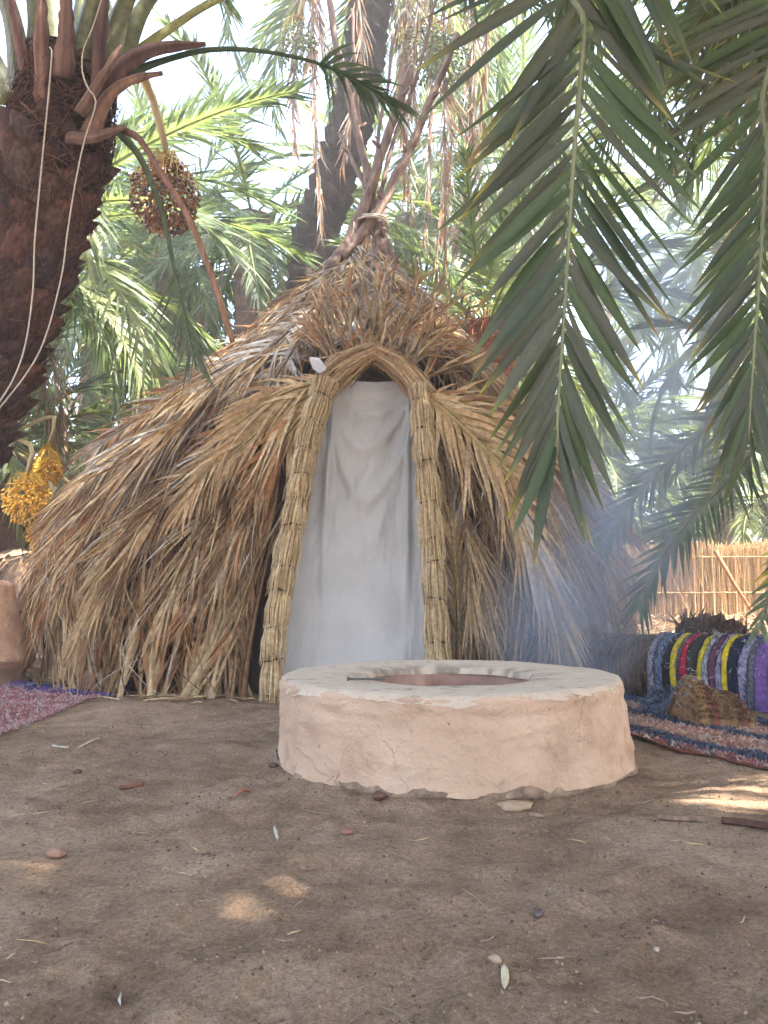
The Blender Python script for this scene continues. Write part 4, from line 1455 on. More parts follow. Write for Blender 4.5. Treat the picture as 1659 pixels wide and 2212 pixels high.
def hero_frond(pts, face, n, L, W, seed, ang=(0.62, 0.5), t0=0.28, r=(0.022, 0.004), droop=0.10, lsc=1.0, parent=hang):
    rng = np.random.default_rng(seed)
    P = smooth_path(pts, n + 1)
    T = tangents(P)
    Nn = np.tile(nrm(face), (n + 1, 1))
    Nn = nrm(Nn - T * np.sum(Nn * T, 1, keepdims=True))
    S = np.cross(T, Nn)
    m = MB()
    t = np.linspace(0, 1, n + 1)
    tube(m, P, np.interp(t, [0, 0.2, 1], [r[0], r[0] * 0.6, r[1]]), 7, np.array([0.17, 0.185, 0.095]))
    fr = m.build('frond', M['stalk'], parent)
    inv = Vector(P[0])
    for i in range(n):
        if t[i] < t0:
            continue
        for s in (-1, 1):
            u = (t[i] - t0) / (1 - t0)
            a = np.interp(u, [0, 0.85, 1], [ang[0], ang[1], 0.16]) * (1 + 0.06 * rng.standard_normal())
            e = 0.06 + 0.12 * rng.standard_normal()
            d = T[i] * math.cos(a) + s * S[i] * math.sin(a) * math.cos(e) + Nn[i] * math.sin(a) * math.sin(e)
            d = nrm(d + np.array([0, 0, -droop]))
            l = L * np.interp(u, [0, 0.25, 0.7, 1], [0.9, 1.05, 0.95, 0.62]) * (0.90 + 0.2 * rng.random())
            w = nrm(T[i] - d * np.dot(T[i], d))
            tw = s * 0.20 + 0.32 * rng.standard_normal()
            nn = np.cross(d, w)
            w2 = w * math.cos(tw) + nn * math.sin(tw)
            n2 = np.cross(d, w2)
            wd = W * (0.85 + 0.3 * rng.random()) * (1.0 if u < 0.9 else 0.8)
            o = bpy.data.objects.new('leaflet', LEAFLETS[int(rng.integers(len(LEAFLETS)))])
            COL.objects.link(o)
            o.parent = fr
            mt = Matrix.Identity(4)
            p0 = P[i] + (T[i] * (0.5 if s > 0 else 0) * np.linalg.norm(P[1] - P[0])) + s * S[i] * 0.004
            for q in range(3):
                mt[q][0], mt[q][1], mt[q][2], mt[q][3] = d[q] * l, w2[q] * wd, n2[q] * wd, p0[q]
            o.matrix_local = mt
    return fr


FACE = np.array([0.05, -1, 0.35])
hero_frond([HC, (1.75, 1.25, 3.55), (1.0, 1.55, 3.2), at(1272, -120, 1.76), at(1262, 60, 1.78), at(1240, 330, 1.80), at(1222, 620, 1.82), at(1205, 880, 1.84), at(1203, 985, 1.85)], FACE, 92, 0.46, 0.041, 501, (1.15, 0.62), 0.26, droop=0.0)
hero_frond([HC, (2.05, 1.5, 3.4), (1.45, 1.85, 2.9), at(1672, 120, 1.97), at(1656, 330, 1.98), at(1640, 600, 2.0), at(1622, 850, 2.02), at(1617, 950, 2.03)], FACE, 90, 0.38, 0.032, 502, (1.10, 0.58), 0.26, droop=0.0)
hero_frond([HC, (2.0, 1.35, 3.6), (1.5, 1.75, 3.5), at(1560, -260, 2.1), at(1600, -40, 2.2), at(1690, 170, 2.3)], (0.3, -0.8, 0.5), 54, 0.42, 0.040, 503, (0.9, 0.6), 0.30)
hero_frond([HC, (2.1, 1.6, 3.3), (1.75, 2.2, 3.1), at(1700, 60, 2.6), at(1690, 300, 2.7), at(1720, 560, 2.75)], FACE, 46, 0.34, 0.032, 504, (0.8, 0.45), 0.34)
rng = np.random.default_rng(520)
for i in range(26):
    az = -2.6 + 4.6 * (i / 25.0) + 0.1 * rng.standard_normal()            # the rest of the crown, away from the clearing
    if 1.75 < az % (2 * math.pi) < 3.7:
        continue
    place_frond(GREEN_PROTO[int(rng.integers(6))], 'frond', hang, HC, az, 0.2 + 0.9 * rng.random(), 0.9, 0.2 * rng.standard_normal())

# ------------------------------------------------------------------ tall palm behind the apex
cpath = [at(650, 1150, 9.6) * np.array([1, 1, 0]), at(672, 600, 9.6), at(712, 420, 9.6), at(748, 300, 9.6), at(778, 170, 9.6), at(800, 0, 9.6), at(812, -150, 9.6)]
tall = thing('date_palm', 'tall dark bending palm trunk rising behind the pole apex with shaggy dead fronds', 'palm', tuple(cpath[0]))
mb = MB()
trunk_geo(mb, cpath, [0.34, 0.32, 0.31, 0.29, 0.27, 0.27], 26, 260, 9, 0.24, (0.055, 0.040, 0.034), 0.34)
mb.build('trunk', M['fibre'], tall)
TC = cpath[-1]
rng = np.random.default_rng(540)
for i in range(30):
    place_frond(GREEN_PROTO[int(rng.integers(6))], 'frond', tall, TC, i * 2.4, 1.2 - 1.5 * (i / 30.0), 1.15, 0.3 * rng.standard_normal())
for k, (px, y0, y1, Y) in enumerate([(668, -120, 330, 9.2), (700, -60, 500, 9.1), (735, -150, 360, 9.1), (860, -150, 300, 9.1), (885, -100, 430, 9.3), (905, -160, 240, 9.2), (955, -100, 600, 9.4),
                                     (985, -150, 560, 9.3), (1012, -60, 430, 9.6), (640, -160, 190, 9.5), (1045, -120, 330, 9.5), (840, -150, 480, 9.9), (930, -160, 520, 9.9), (965, 260, 800, 9.9), (1000, 300, 860, 10.2)]):
    a, b = at(px + 10 * rng.standard_normal(), y0, Y), at(px + 24 * rng.standard_normal(), y1, Y)
    m = MB()
    mid = (a + b) / 2 + 0.10 * rng.standard_normal(3)
    frond_geo(m, [TC + nrm(a - TC) * 0.2, a, mid, b], (0.2, -1, 0.1), 44, 0.55, 0.024, rng, 0.15, (0.24, 0.12), 0.05, 0.0, 0.5, (0.020, 0.005), ('greyb', 'brown', 'rust', 'grey'), PAL['greyb'], (0.26, 0.18, 0.14), curl=0.15)
    m.build('dead_frond', M['dry'], tall)
for k, (x, y, r) in enumerate([(645, 105, 0.27), (915, 115, 0.34), (968, 130, 0.30)]):
    date_bunch(tall, [at(x + 40, -120, 9.5), at(x + 20, -60, 9.35), at(x, y - 70, 9.25)], at(x, y, 9.2), r, 330, [(0.16, 0.20, 0.07), (0.22, 0.24, 0.09), (0.20, 0.19, 0.10)], 550 + k, 0.026, 1.2)
m = MB()
c_ = at(688, 413, 9.22)
th = np.linspace(0, 2 * math.pi, 24, endpoint=False)
V = [c_ + np.array([r * math.cos(q), y, r * math.sin(q)]) for (r, y) in ((0.030, -0.012), (0.045, -0.010), (0.048, 0.0), (0.048, 0.03)) for q in th]
m.add(np.array(V), [(j * 24 + i, j * 24 + (i + 1) % 24, (j + 1) * 24 + (i + 1) % 24, (j + 1) * 24 + i) for j in range(3) for i in range(24)] + [tuple(range(23, -1, -1))])
tag(m.build('round_plate', M['white']), 'small round white plate fixed to the dark bending trunk', 'plate')

# ------------------------------------------------------------------ palms of the grove
young = palm_tree('young palm with rusty fibre at its crown rising behind the right roof slope', (1.5, 10.0, 0), at(1052, 700, 10.0), 0.30, 26, 601, 1.0, None, (1.35, 0.0), 6, tcol=(0.27, 0.10, 0.05))
m = MB()
rng = np.random.default_rng(602)
yc = at(1052, 700, 10.0)
for k in range(320):
    d = nrm(np.array([rng.standard_normal(), rng.standard_normal(), 0.25 * rng.standard_normal()]))
    b = yc + np.array([0, 0, -0.9 * rng.random() + 0.25]) + d * 0.30
    tube(m, [b, b + d * 0.08 + np.array([0, 0, -0.05]), b + d * 0.12 + np.array([0, 0, -0.2 * rng.random() - 0.05])], 0.008, 3, np.array((0.34, 0.12, 0.05)) * (0.6 + 0.7 * rng.random()), False)
tag(m.build('fibre_mat', M['fibre'], young), kind='stuff')

yd = palm_tree('low palm bearing bright yellow date clusters beyond the left side of the hut', (-4.35, 8.3, 0), (-4.2, 8.2, 2.35), 0.28, 24, 611, 0.9, None, (1.25, 0.25), 0)
YC = [(0.62, 0.34, 0.03), (0.55, 0.27, 0.02), (0.66, 0.40, 0.05)]
for k, (x, y, r, Y) in enumerate([(58, 1082, 0.20, 6.2), (104, 1020, 0.13, 6.6), (100, 1162, 0.16, 6.4), (150, 1170, 0.12, 7.0)]):
    date_bunch(yd, [(-4.15, 8.1, 2.3), at(x + 8, y - 120, Y + 0.15), at(x, y - 55, Y)], at(x, y, Y), r, 520, YC, 615 + k, 0.0165, 1.0, (0.60, 0.36, 0.05))

palm_tree('palm with wide sunlit fronds standing close behind the leaning trunk', (-4.3, 7.4, 0), at(30, 500, 7.2), 0.28, 32, 621, 1.0, None, (1.2, -0.7), 4)
palm_tree('palm with dense light green crown seen between leaning trunk and roof', (-3.0, 12.0, 0), at(370, 560, 12.0), 0.28, 34, 622, 1.05, None, (1.3, -0.6), 5)
palm_tree('palm whose bluish fronds droop just above the left roof slope', (-1.9, 10.6, 0), at(545, 470, 10.6), 0.26, 20, 623, 0.95, None, (0.9, -0.7), 3)
palm_tree('slim palm far behind the hut with its crown beside the dark bending trunk', (0.2, 15.5, 0), at(880, 470, 15.5), 0.25, 32, 624, 1.2, None, (1.3, -0.6), 5)
palm_tree('palm standing beyond the smoke in front of the reed fence', (5.3, 9.4, 0), at(1800, 560, 9.4), 0.30, 30, 625, 1.0, None, (1.3, -0.3), 14, tcol=(0.27, 0.22, 0.20), rag=0.4)
palm_tree('tall palm far behind the young rusty palm', (2.3, 14.0, 0), at(1120, 330, 14.0), 0.28, 34, 626, 1.2, None, (1.3, -0.7), 8)
palm_tree('tall palm beyond the reed fence near its smoky end', (6.6, 15.5, 0), at(1575, 520, 15.5), 0.28, 34, 627, 1.2, None, (1.3, -0.7), 6)
palm_tree('low bushy palm growing beyond the reed fence', (6.6, 17.0, 0), (6.6, 17.0, 2.0), 0.28, 34, 628, 1.1, None, (1.3, -0.4), 0)
palm_tree('pale palm far beyond the yellow date palm', (-7.6, 15.0, 0), (-7.3, 15.0, 3.6), 0.28, 34, 629, 1.2, None, (1.3, -0.6), 4)
palm_tree('palm with high crown far behind the leaning trunk', (-5.6, 13.5, 0), (-5.2, 13.5, 6.6), 0.28, 34, 630, 1.25, None, (1.3, -0.7), 6)
palm_tree('low palm filling the gap behind the left thatch edge', (-5.6, 12.0, 0), (-5.6, 12.0, 1.5), 0.28, 28, 631, 1.1, None, (1.3, -0.1), 0)

palm_tree('hazy palm with low hanging fronds at the smoky end of the fence', (4.1, 14.6, 0), (4.0, 14.6, 3.6), 0.28, 34, 633, 1.15, None, (1.3, -0.75), 3)
palm_tree('broad pale palm beyond the middle of the reed fence', (5.4, 17.6, 0), (5.4, 17.6, 4.6), 0.28, 34, 634, 1.25, None, (1.3, -0.75), 3)
palm_tree('short palm just beyond the fence with arching yellowish fronds', (7.9, 15.2, 0), (7.9, 15.2, 2.6), 0.28, 30, 635, 1.1, None, (1.3, -0.5), 0)
low = palm_tree('young palm behind the rug covered log with fronds reaching over it', (3.35, 5.1, 0), (3.3, 5.1, 1.75), 0.26, 16, 641, 0.62, None, (1.4, 0.3), 0,
                az_skip=lambda a, e: 2.6 < a < 4.3 and e < 0.7)
kw = dict(ang=(1.0, 0.4), droop=0.12, lift=0.15, jit=0.12, rach=(0.018, 0.005), pal=('g3', 'g1', 'g2'), rcol=(0.24, 0.24, 0.15), t0=0.15)
LC = np.array([3.3, 5.1, 1.75])
free_frond([LC, at(1720, 860, 4.9), at(1600, 1010, 4.75), at(1500, 1110, 4.65), at(1420, 1220, 4.55), at(1378, 1320, 4.5)], (-0.3, -0.8, 0.5), 56, 0.36, 0.026, 642, low, name='frond', mat='green', **kw)
free_frond([LC, at(1700, 800, 5.2), at(1560, 900, 5.3), at(1430, 1010, 5.3), at(1330, 1130, 5.25), at(1290, 1210, 5.2)], (-0.3, -0.8, 0.5), 56, 0.36, 0.026, 643, low, name='frond', mat='green', **kw)
free_frond([LC, at(1790, 1000, 4.4), at(1720, 1150, 4.0), at(1670, 1260, 3.8), at(1640, 1360, 3.7)], (-0.5, -0.8, 0.3), 40, 0.24, 0.026, 644, low, name='frond', mat='green', **{**kw, 'pal': ('g4', 'y', 'g2')})

SHADE = dict(group='palms shading the yard')
SL = 'tall date palm standing clear of the hut and shading the yard'
for k, (x, y, z, n, sz) in enumerate([(4.7, 4.3, 6.3, 46, 1.15), (3.2, -1.4, 6.2, 46, 1.15), (0.7, -1.1, 6.6, 46, 1.15), (2.0, 1.7, 6.4, 46, 1.1), (-2.9, 1.0, 6.4, 44, 1.15), (4.3, 7.2, 7.6, 46, 1.2),
                                       (5.6, 1.6, 6.6, 40, 1.15), (-1.0, -3.2, 6.6, 40, 1.15), (3.0, 3.5, 6.9, 46, 1.15), (2.75, 4.3, 7.6, 40, 1.15), (3.9, 0.2, 7.1, 46, 1.15)]):
    palm_tree(SL, (x + 0.3, y - 0.2, 0), (x, y, z), 0.27, n, 700 + k, sz, SHADE['group'], (1.2, -0.35), 4)

# the far edge of the grove, one mass
mb = MB()
rng = np.random.default_rng(800)
for k in range(46):
    a = -0.95 + 1.9 * k / 45.0 + 0.02 * rng.standard_normal()
    dist = 23 + 14 * rng.random()
    c = np.array([math.sin(a) * dist, math.cos(a) * dist, 2.0 + 5.0 * rng.random()])
    tube(mb, [c * np.array([1, 1, 0]), c], 0.25, 5, (0.15, 0.10, 0.07))
    for i in range(15):
        az, e = i * 2.4 + rng.random(), 1.2 - 1.7 * (i / 15.0)
        P = arc_path(3.6, 0.9 + 0.8 * rng.random(), 6)
        ca, sa, ce, se = math.cos(az), math.sin(az), math.cos(e), math.sin(e)
        Q = np.stack([P[:, 0] * ce - P[:, 2] * se, P[:, 1], P[:, 0] * se + P[:, 2] * ce], 1)
        Q = np.stack([Q[:, 0] * ca - Q[:, 1] * sa, Q[:, 0] * sa + Q[:, 1] * ca, Q[:, 2]], 1) + c
        frond_geo(mb, Q, (0.05, 0, 1), 13, 0.85, 0.16, rng, 0.1, (1.0, 0.4), 0.3, 0.2, 0.2, (0.04, 0.01), ('g1', 'g2', 'g4'), None, (0.18, 0.2, 0.09))
tag(mb.build('far_palm_grove', M['green']), 'far mass of green palms closing the view beyond the fence', 'grove', None, 'stuff')

#@@PROPS

# ------------------------------------------------------------------ reed fence
fence = thing('reed_fence', 'low sunlit golden reed fence beyond the right side of the hut', 'fence', (6.0, 13.0, 0))
rng = np.random.default_rng(900)
FA, FB = np.array([2.0, 13.3, 0]), np.array([11.0, 12.6, 0])
n = 20000
q = rng.random(n)
b = FA + (FB - FA) * q[:, None] + np.stack([0 * q, 0.05 * rng.standard_normal(n), 0 * q - 0.02], 1)
h = 1.42 + 0.05 * rng.standard_normal(n) + 0.04 * np.sin(q * 40)
t_ = np.where(rng.random(n) < 0.8, 0.035, 0.2) * rng.standard_normal(n)
top = b + np.stack([t_ * h, -0.05 * rng.random(n), h], 1)
w = 0.004 + 0.006 * rng.random(n)
V = np.zeros((n, 6, 3))
for i_, (dx, dy) in enumerate(((-1, 0.6), (1, 0.6), (0, -1))):
    V[:, i_] = b + np.stack([w * dx, w * dy, 0 * w], 1)
    V[:, 3 + i_] = top + np.stack([w * dx, w * dy, 0 * w], 1) * 0.5
FC = np.array([(0.60, 0.45, 0.27), (0.52, 0.37, 0.20), (0.66, 0.51, 0.33), (0.46, 0.30, 0.16)])
C = np.repeat(FC[rng.integers(0, 4, n)] * (0.75 + 0.5 * rng.random((n, 1))), 6, axis=0)
k6 = (np.arange(n) * 6)[:, None]
F = np.concatenate([k6 + np.array(t) for t in ((0, 1, 4, 3), (1, 2, 5, 4), (2, 0, 3, 5))]).tolist()
m = MB()
m.add(V.reshape(-1, 3), F, C)
tag(m.build('reeds', M['straw'], fence), kind='stuff')
for z in (1.22, 0.62):
    m = MB()
    tube(m, smooth_path([FA + [0, -0.14, z], (FA + FB) / 2 + [0, -0.14, z + 0.02], FB + [0, -0.14, z]], 20), 0.009, 6, PAL['tan'])
    m.build('rail', M['straw'], fence)
m = MB()
tube(m, [at(1545, 1190, 12.55), at(1585, 1260, 12.5), at(1640, 1345, 12.4)], [0.035, 0.03, 0.028], 7, np.array(PAL['rust']) * 0.8)
m.build('prop_pole', M['wood'], fence)
m = MB()
for k in range(1500):
    x, y = 2.0 + 6 * rng.random(), 7.0 + 5.4 * rng.random() ** 0.6
    z = 0.02 + 0.25 * rng.random() ** 2 * np.clip((y - 8.5) / 3, 0.05, 1)
    d = nrm(np.array([rng.standard_normal(), 0.6 * rng.standard_normal(), 0.25 * rng.standard_normal()])) * (0.15 + 0.4 * rng.random())
    p = np.array([x, y, max(z, gz(x, y) + 0.02)])
    tube(m, [p - d / 2, p + np.array([0, 0, 0.03]), p + d / 2], [0.004, 0.009, 0.003], 3, pick(rng, ('straw', 'tan', 'rust', 'straw')), False)
tag(m.build('dry_frond_litter', M['straw']), 'scattered dry frond scraps on the sunlit sand before the fence', 'litter', None, 'stuff')

# ------------------------------------------------------------------ palm log seat with its rag rug
LP = smooth_path([(1.30, 5.12, 0.175), (1.74, 4.72, 0.18), (2.15, 4.20, 0.19), (2.75, 3.40, 0.19)], 90)
log = thing('palm_log', 'shaggy brown palm log lying beside the hut under a striped rug', 'log', (1.74, 4.72, 0))
m = MB()
trunk_geo(m, LP[::2], [0.185, 0.190, 0.195, 0.195], 26, 150, 21, 0.045, (0.19, 0.105, 0.052), 0.14)
m.build('trunk', M['fibre'], log)
LT, LA, LBn = frames(LP)
m = MB()
for k in range(2600):
    i = int(rng.integers(0, 40))
    th = rng.random() * 2 * math.pi
    ths = th + np.linspace(0, 0.5 + 0.6 * rng.random(), 4)
    rr = 0.192 + 0.010 * rng.random() + np.linspace(0, 0.012 * rng.random(), 4)
    P = LP[i] + LT[i] * (np.linspace(0, 0.03 * rng.standard_normal(), 4))[:, None] + rr[:, None] * (np.cos(ths)[:, None] * LA[i] + np.sin(ths)[:, None] * LBn[i])
    tube(m, P, [0.003, 0.005, 0.004, 0.001], 3, np.array([(0.25, 0.15, 0.07), (0.12, 0.07, 0.04), (0.19, 0.11, 0.055), (0.32, 0.21, 0.10)][k % 4]) * (0.7 + 0.5 * rng.random()), False)
tag(m.build('fibre_mat', M['fibre'], log), kind='stuff')

rug = thing('striped_rag_rug', 'striped rag rug in purple, black, yellow and red draped over the log', 'rug', (2.05, 4.35, 0))
LS = np.concatenate([[0], np.cumsum(np.linalg.norm(np.diff(LP, axis=0), axis=1))])
STR = [((0.26, 0.24, 0.30), 50), ((0.13, 0.17, 0.26), 62), ((0.016, 0.017, 0.022), 42), ((0.62, 0.46, 0.03), 46), ((0.13, 0.13, 0.14), 34), ((0.42, 0.03, 0.07), 38), ((0.05, 0.05, 0.04), 66),
       ((0.60, 0.47, 0.03), 40), ((0.34, 0.34, 0.36), 34), ((0.13, 0.05, 0.09), 42), ((0.33, 0.28, 0.38), 30), ((0.62, 0.47, 0.04), 36), ((0.020, 0.024, 0.042), 60), ((0.27, 0.24, 0.33), 50),
       ((0.14, 0.15, 0.16), 36), ((0.19, 0.10, 0.28), 88), ((0.12, 0.14, 0.14), 52), ((0.018, 0.018, 0.020), 66), ((0.07, 0.072, 0.08), 80), ((0.62, 0.52, 0.04), 34), ((0.34, 0.34, 0.35), 30),
       ((0.50, 0.03, 0.03), 44), ((0.05, 0.05, 0.055), 60), ((0.25, 0.12, 0.36), 60), ((0.6, 0.47, 0.04), 36), ((0.02, 0.02, 0.03), 60)]
s0 = 0.56
for k, (c, wz) in enumerate(STR):
    w = wz / 3.75 * 4.5 / 1640 * 1.35
    na, ns = 90, 8
    ang_ = np.linspace(-2.35, 2.35, na)
    capa = np.clip(ang_, -math.pi / 2, math.pi / 2)
    drop = np.abs(ang_ - capa)
    V = np.zeros((na, ns, 3))
    puff = 0.004 + 0.008 * rng.random() + (0.025 if k == 17 else 0)
    for j in range(ns):
        q = j / (ns - 1)
        wob = 0.012 * vnoise(ang_ * 1.3, (k if q < 0.5 else k + 1) * 3.3 + 0.5, 0, 91) + 0.05 * np.abs(ang_) ** 1.5 * 0.12
        s = s0 + w * q * 0.97 + wob
        C = np.stack([np.interp(s, LS, LP[:, i]) for i in range(3)], 1)
        A_ = np.stack([np.interp(s, LS, LA[:, i]) for i in range(3)], 1)
        side = nrm(np.cross(np.stack([np.interp(s, LS, LT[:, i]) for i in range(3)], 1), [0, 0, 1.0]))
        up = np.array([0, 0, 1.0])
        r = 0.212 + puff * math.sin(math.pi * q) ** 0.7 + 0.006 * vnoise(ang_ * 4, k * 2.1 + q * 2, 0, 92)
        V[:, j] = C + r[:, None] * (np.sin(capa)[:, None] * side * (1.04 + 0.05 * drop)[:, None] + (np.cos(capa) - drop)[:, None] * up)
        V[:, j, 2] = np.maximum(V[:, j, 2], 0.03)
    m = MB()
    spk = 0.75 if sum(c) > 0.3 and max(c) - min(c) < 0.15 else 0.3
    cc = np.array(c) * (1 - spk / 2 + spk * rng.random((na * ns, 1)))
    if spk > 0.5:
        cc[rng.random(na * ns) < 0.25] = (0.05, 0.045, 0.06)
    m.add(V, grid_faces(na, ns), cc)
    o = m.build('rag_stripe', M['rag'], rug)
    sd = o.modifiers.new('thickness', 'SOLIDIFY')
    sd.thickness = 0.005
    s0 += w
# loose threads on the speckled stripes
m = MB()
for k in range(500):
    s = 0.56 + 0.95 * rng.random()
    a = -1.6 + 3.2 * rng.random()
    i = int(np.searchsorted(LS, s))
    side = nrm(np.cross(LT[i], [0, 0, 1.0]))
    d = math.sin(a) * side * 1.06 + math.cos(a) * np.array([0, 0, 1.0])
    p = LP[i] + d * 0.222
    e = d * 0.006 + 0.012 * rng.standard_normal(3)
    tube(m, [p, p + e * 0.6, p + e], 0.0022, 3, [(0.45, 0.42, 0.5), (0.2, 0.12, 0.25), (0.5, 0.5, 0.5), (0.08, 0.08, 0.1)][k % 4], False)
tag(m.build('loose_threads', M['rag'], rug), kind='stuff')

palm2 = thing('palm_log', 'rough grey brown palm log end lying behind the rug covered log', 'log', (2.35, 5.6, 0))
m = MB()
trunk_geo(m, [at(1470, 1362, 5.75), at(1515, 1366, 5.6), at(1600, 1385, 5.4)], [0.06, 0.13, 0.12], 20, 50, 31, 0.10, (0.20, 0.14, 0.11), 0.5)
m.build('trunk', M['fibre'], palm2)
m = MB()
for k in range(150):
    q = rng.random()
    c = at(1475, 1366, 5.75) * (1 - q) + at(1600, 1388, 5.4) * q
    d = nrm(np.array([0.6 * rng.standard_normal(), 0.6 * rng.standard_normal(), abs(rng.standard_normal()) + 0.3]))
    tube(m, [c + d * 0.06, c + d * 0.11, c + d * (0.12 + 0.10 * rng.random() ** 2) + 0.03 * rng.standard_normal(3)], [0.010, 0.008, 0.002], 4, np.array((0.24, 0.16, 0.115)) * (0.5 + 0.9 * rng.random()), False)
tag(m.build('fibre_mat', M['fibre'], palm2), kind='stuff')


def rag_rug(name, label, K, e1, e2, cols, n, seed, nu=60, nv=26, lift=0.012, tuft=0.022):
    """A shaggy woven rug lying on the sand: a rumpled sheet and the tufts on it, coloured in bands along e1."""
    root = thing(name, label, 'rug', tuple(K))
    rg = np.random.default_rng(seed)

    def pos(a, b):
        x, y = K[0] + e1[0] * a + e2[0] * b, K[1] + e1[1] * a + e2[1] * b
        z = ground_z(x, y) * 0.8 + lift + 0.012 * np.clip(fbm(x * 3, y * 3, 0, seed, 3), 0, 1)
        return np.stack([x, y, z], -1)

    def band(a, b):
        t = np.clip(b + 0.03 * vnoise(a * 9, b * 3, 0, seed), 0, 0.999)
        ks = np.array([c[0] for c in cols])
        i = np.clip(np.searchsorted(ks, t), 0, len(cols) - 1)
        return i

    a, b = np.meshgrid(np.linspace(0, 1, nu), np.linspace(0, 1, nv), indexing='ij')
    ed = 0.02 * vnoise(a * 14, b * 14, 0, seed + 1)
    V = pos(a + ed * (b > 0.98), b + ed)
    bi = band(a, b)
    C = np.array([np.array(cols[i][1][0]) for i in bi.ravel()])
    m = MB()
    m.add(V, grid_faces(nu, nv), C * 0.35 + np.array([0.05, 0.035, 0.03]))
    o = m.build('weave', M['rag'], root)
    s = o.modifiers.new('thickness', 'SOLIDIFY')
    s.thickness = 0.008
    s.offset = -1
    m = MB()
    A_, B_ = rg.random(n), rg.random(n)
    edge = rg.random(n) < 0.25
    B_ = np.where(edge & (rg.random(n) < 0.6), 1.0 + 0.01 * rg.standard_normal(n), B_)
    A_ = np.where(edge & (B_ < 0.99), 0.0 + 0.01 * rg.standard_normal(n), A_)
    Pp = pos(A_, B_)
    bi = band(A_, B_)
    for k in range(n):
        pal = cols[bi[k]][1]
        c = np.array(pal[int(rg.integers(len(pal)))]) * (0.8 + 0.4 * rg.random())
        d = np.array([rg.standard_normal(), rg.standard_normal(), 0]) * tuft * 0.7
        w = nrm(np.array([-d[1], d[0], 0.3 * rg.standard_normal()])) * (0.0014 + 0.0022 * rg.random())
        p = Pp[k]
        u = np.array([0, 0, tuft * (0.3 + 0.6 * rg.random())])
        m.add(np.array([p - w, p + w, p + d * 0.5 + u + w, p + d * 0.5 + u - w, p + d + u * 0.3]), [(0, 1, 2, 3), (3, 2, 4)], c)
    tag(m.build('tufts', M['rag'], root), kind='stuff')
    return root


K = at_ground(238, 1505)
rag_rug('shaggy_rug', 'shaggy pink and red rag rug with purple border beside the clay pillar', K, (at_ground(0, 1478) - K) * 1.5, (at_ground(0, 1588) - K) * 1.5,
        [(0.10, [(0.13, 0.09, 0.36), (0.20, 0.15, 0.45), (0.08, 0.06, 0.2)]), (1.1, [(0.42, 0.15, 0.16), (0.48, 0.30, 0.30), (0.50, 0.45, 0.44), (0.34, 0.10, 0.10), (0.46, 0.40, 0.37)])], 15000, 950)
K = at_ground(1290, 1581)
e1 = (at_ground(1659, 1667) - K) * 1.5
e2 = at_ground(1335, 1515) - at_ground(1335, 1590)
BL = [(0.07, 0.09, 0.14), (0.12, 0.14, 0.19), (0.04, 0.05, 0.07)]
OR = [(0.50, 0.26, 0.17), (0.55, 0.38, 0.27), (0.42, 0.15, 0.10), (0.55, 0.47, 0.40), (0.34, 0.25, 0.22)]
rag_rug('woven_rag_rug', 'worn rag rug banded orange and slate blue between fire pit and log', K, e1, e2,
        [(0.07, [(0.36, 0.09, 0.06), (0.45, 0.40, 0.36), (0.07, 0.09, 0.14), (0.4, 0.2, 0.15)]), (0.20, BL), (0.48, OR), (0.62, BL), (0.85, OR), (1.1, BL)], 19000, 951)

# rolled rug and fuzzy grey bundle on it
rr_ = thing('rolled_rug', 'orange brown striped rug rolled up with a pale frayed edge', 'rug', tuple(at_ground(1540, 1575)))
c0 = at_ground(1540, 1576)
ca = np.array([0.93, -0.25, -0.10])
m = MB()
na, ns = 22, 26
V, C = np.zeros((ns, na, 3)), np.zeros((ns, na, 3))
for i in range(ns):
    q = i / (ns - 1)
    c = c0 + ca * (q - 0.5) * 0.26
    hgt = (0.19 - 0.10 * q ** 1.5 + 0.010 * math.sin(q * 9)) * (0.35 + 0.65 * min(1, q * 9)) * (0.4 + 0.6 * min(1, (1 - q) * 8))
    th = np.linspace(-0.15, math.pi + 0.15, na)
    V[i, :, 0] = c[0] + 0.10 * np.cos(th) * 0.25
    V[i, :, 1] = c[1] + 0.02 - 0.11 * np.cos(th) + 0.006 * vnoise(th * 2, q * 9, 0, 5)
    V[i, :, 2] = gz(c[0], c[1]) + 0.02 + hgt * np.sin(th) + 0.008 * vnoise(th * 3, q * 7, 0, 6)
    col = [(0.26, 0.14, 0.07), (0.32, 0.18, 0.08), (0.17, 0.09, 0.055), (0.27, 0.10, 0.06), (0.34, 0.22, 0.11)][int(q * 9.99) % 5]
    C[i] = np.array(col)
m.add(V, grid_faces(ns, na), C.reshape(-1, 3))
m.f.append(tuple(range(na)))
m.f.append(tuple((ns - 1) * na + j for j in range(na)))
m.build('roll', M['rag'], rr_)
m = MB()
for k in range(2200):
    i, j = int(rng.integers(ns)), int(rng.integers(2, na - 2))
    if k < 260:
        i, j = int(rng.integers(0, 12)), int(rng.integers(9, 14))
    p = V[i, j]
    d = np.array([0.012 * rng.standard_normal(), 0.012 * rng.standard_normal(), 0.022 + 0.01 * rng.random()])
    c = np.array((0.55, 0.47, 0.38)) if k < 260 else C[i, j] * 1.2
    tube(m, [p, p + d * 0.6, p + d + np.array([0, -0.006, -0.016])], 0.0022, 3, c * (0.6 + 0.7 * rng.random()), False)
tag(m.build('tufts', M['rag'], rr_), kind='stuff')

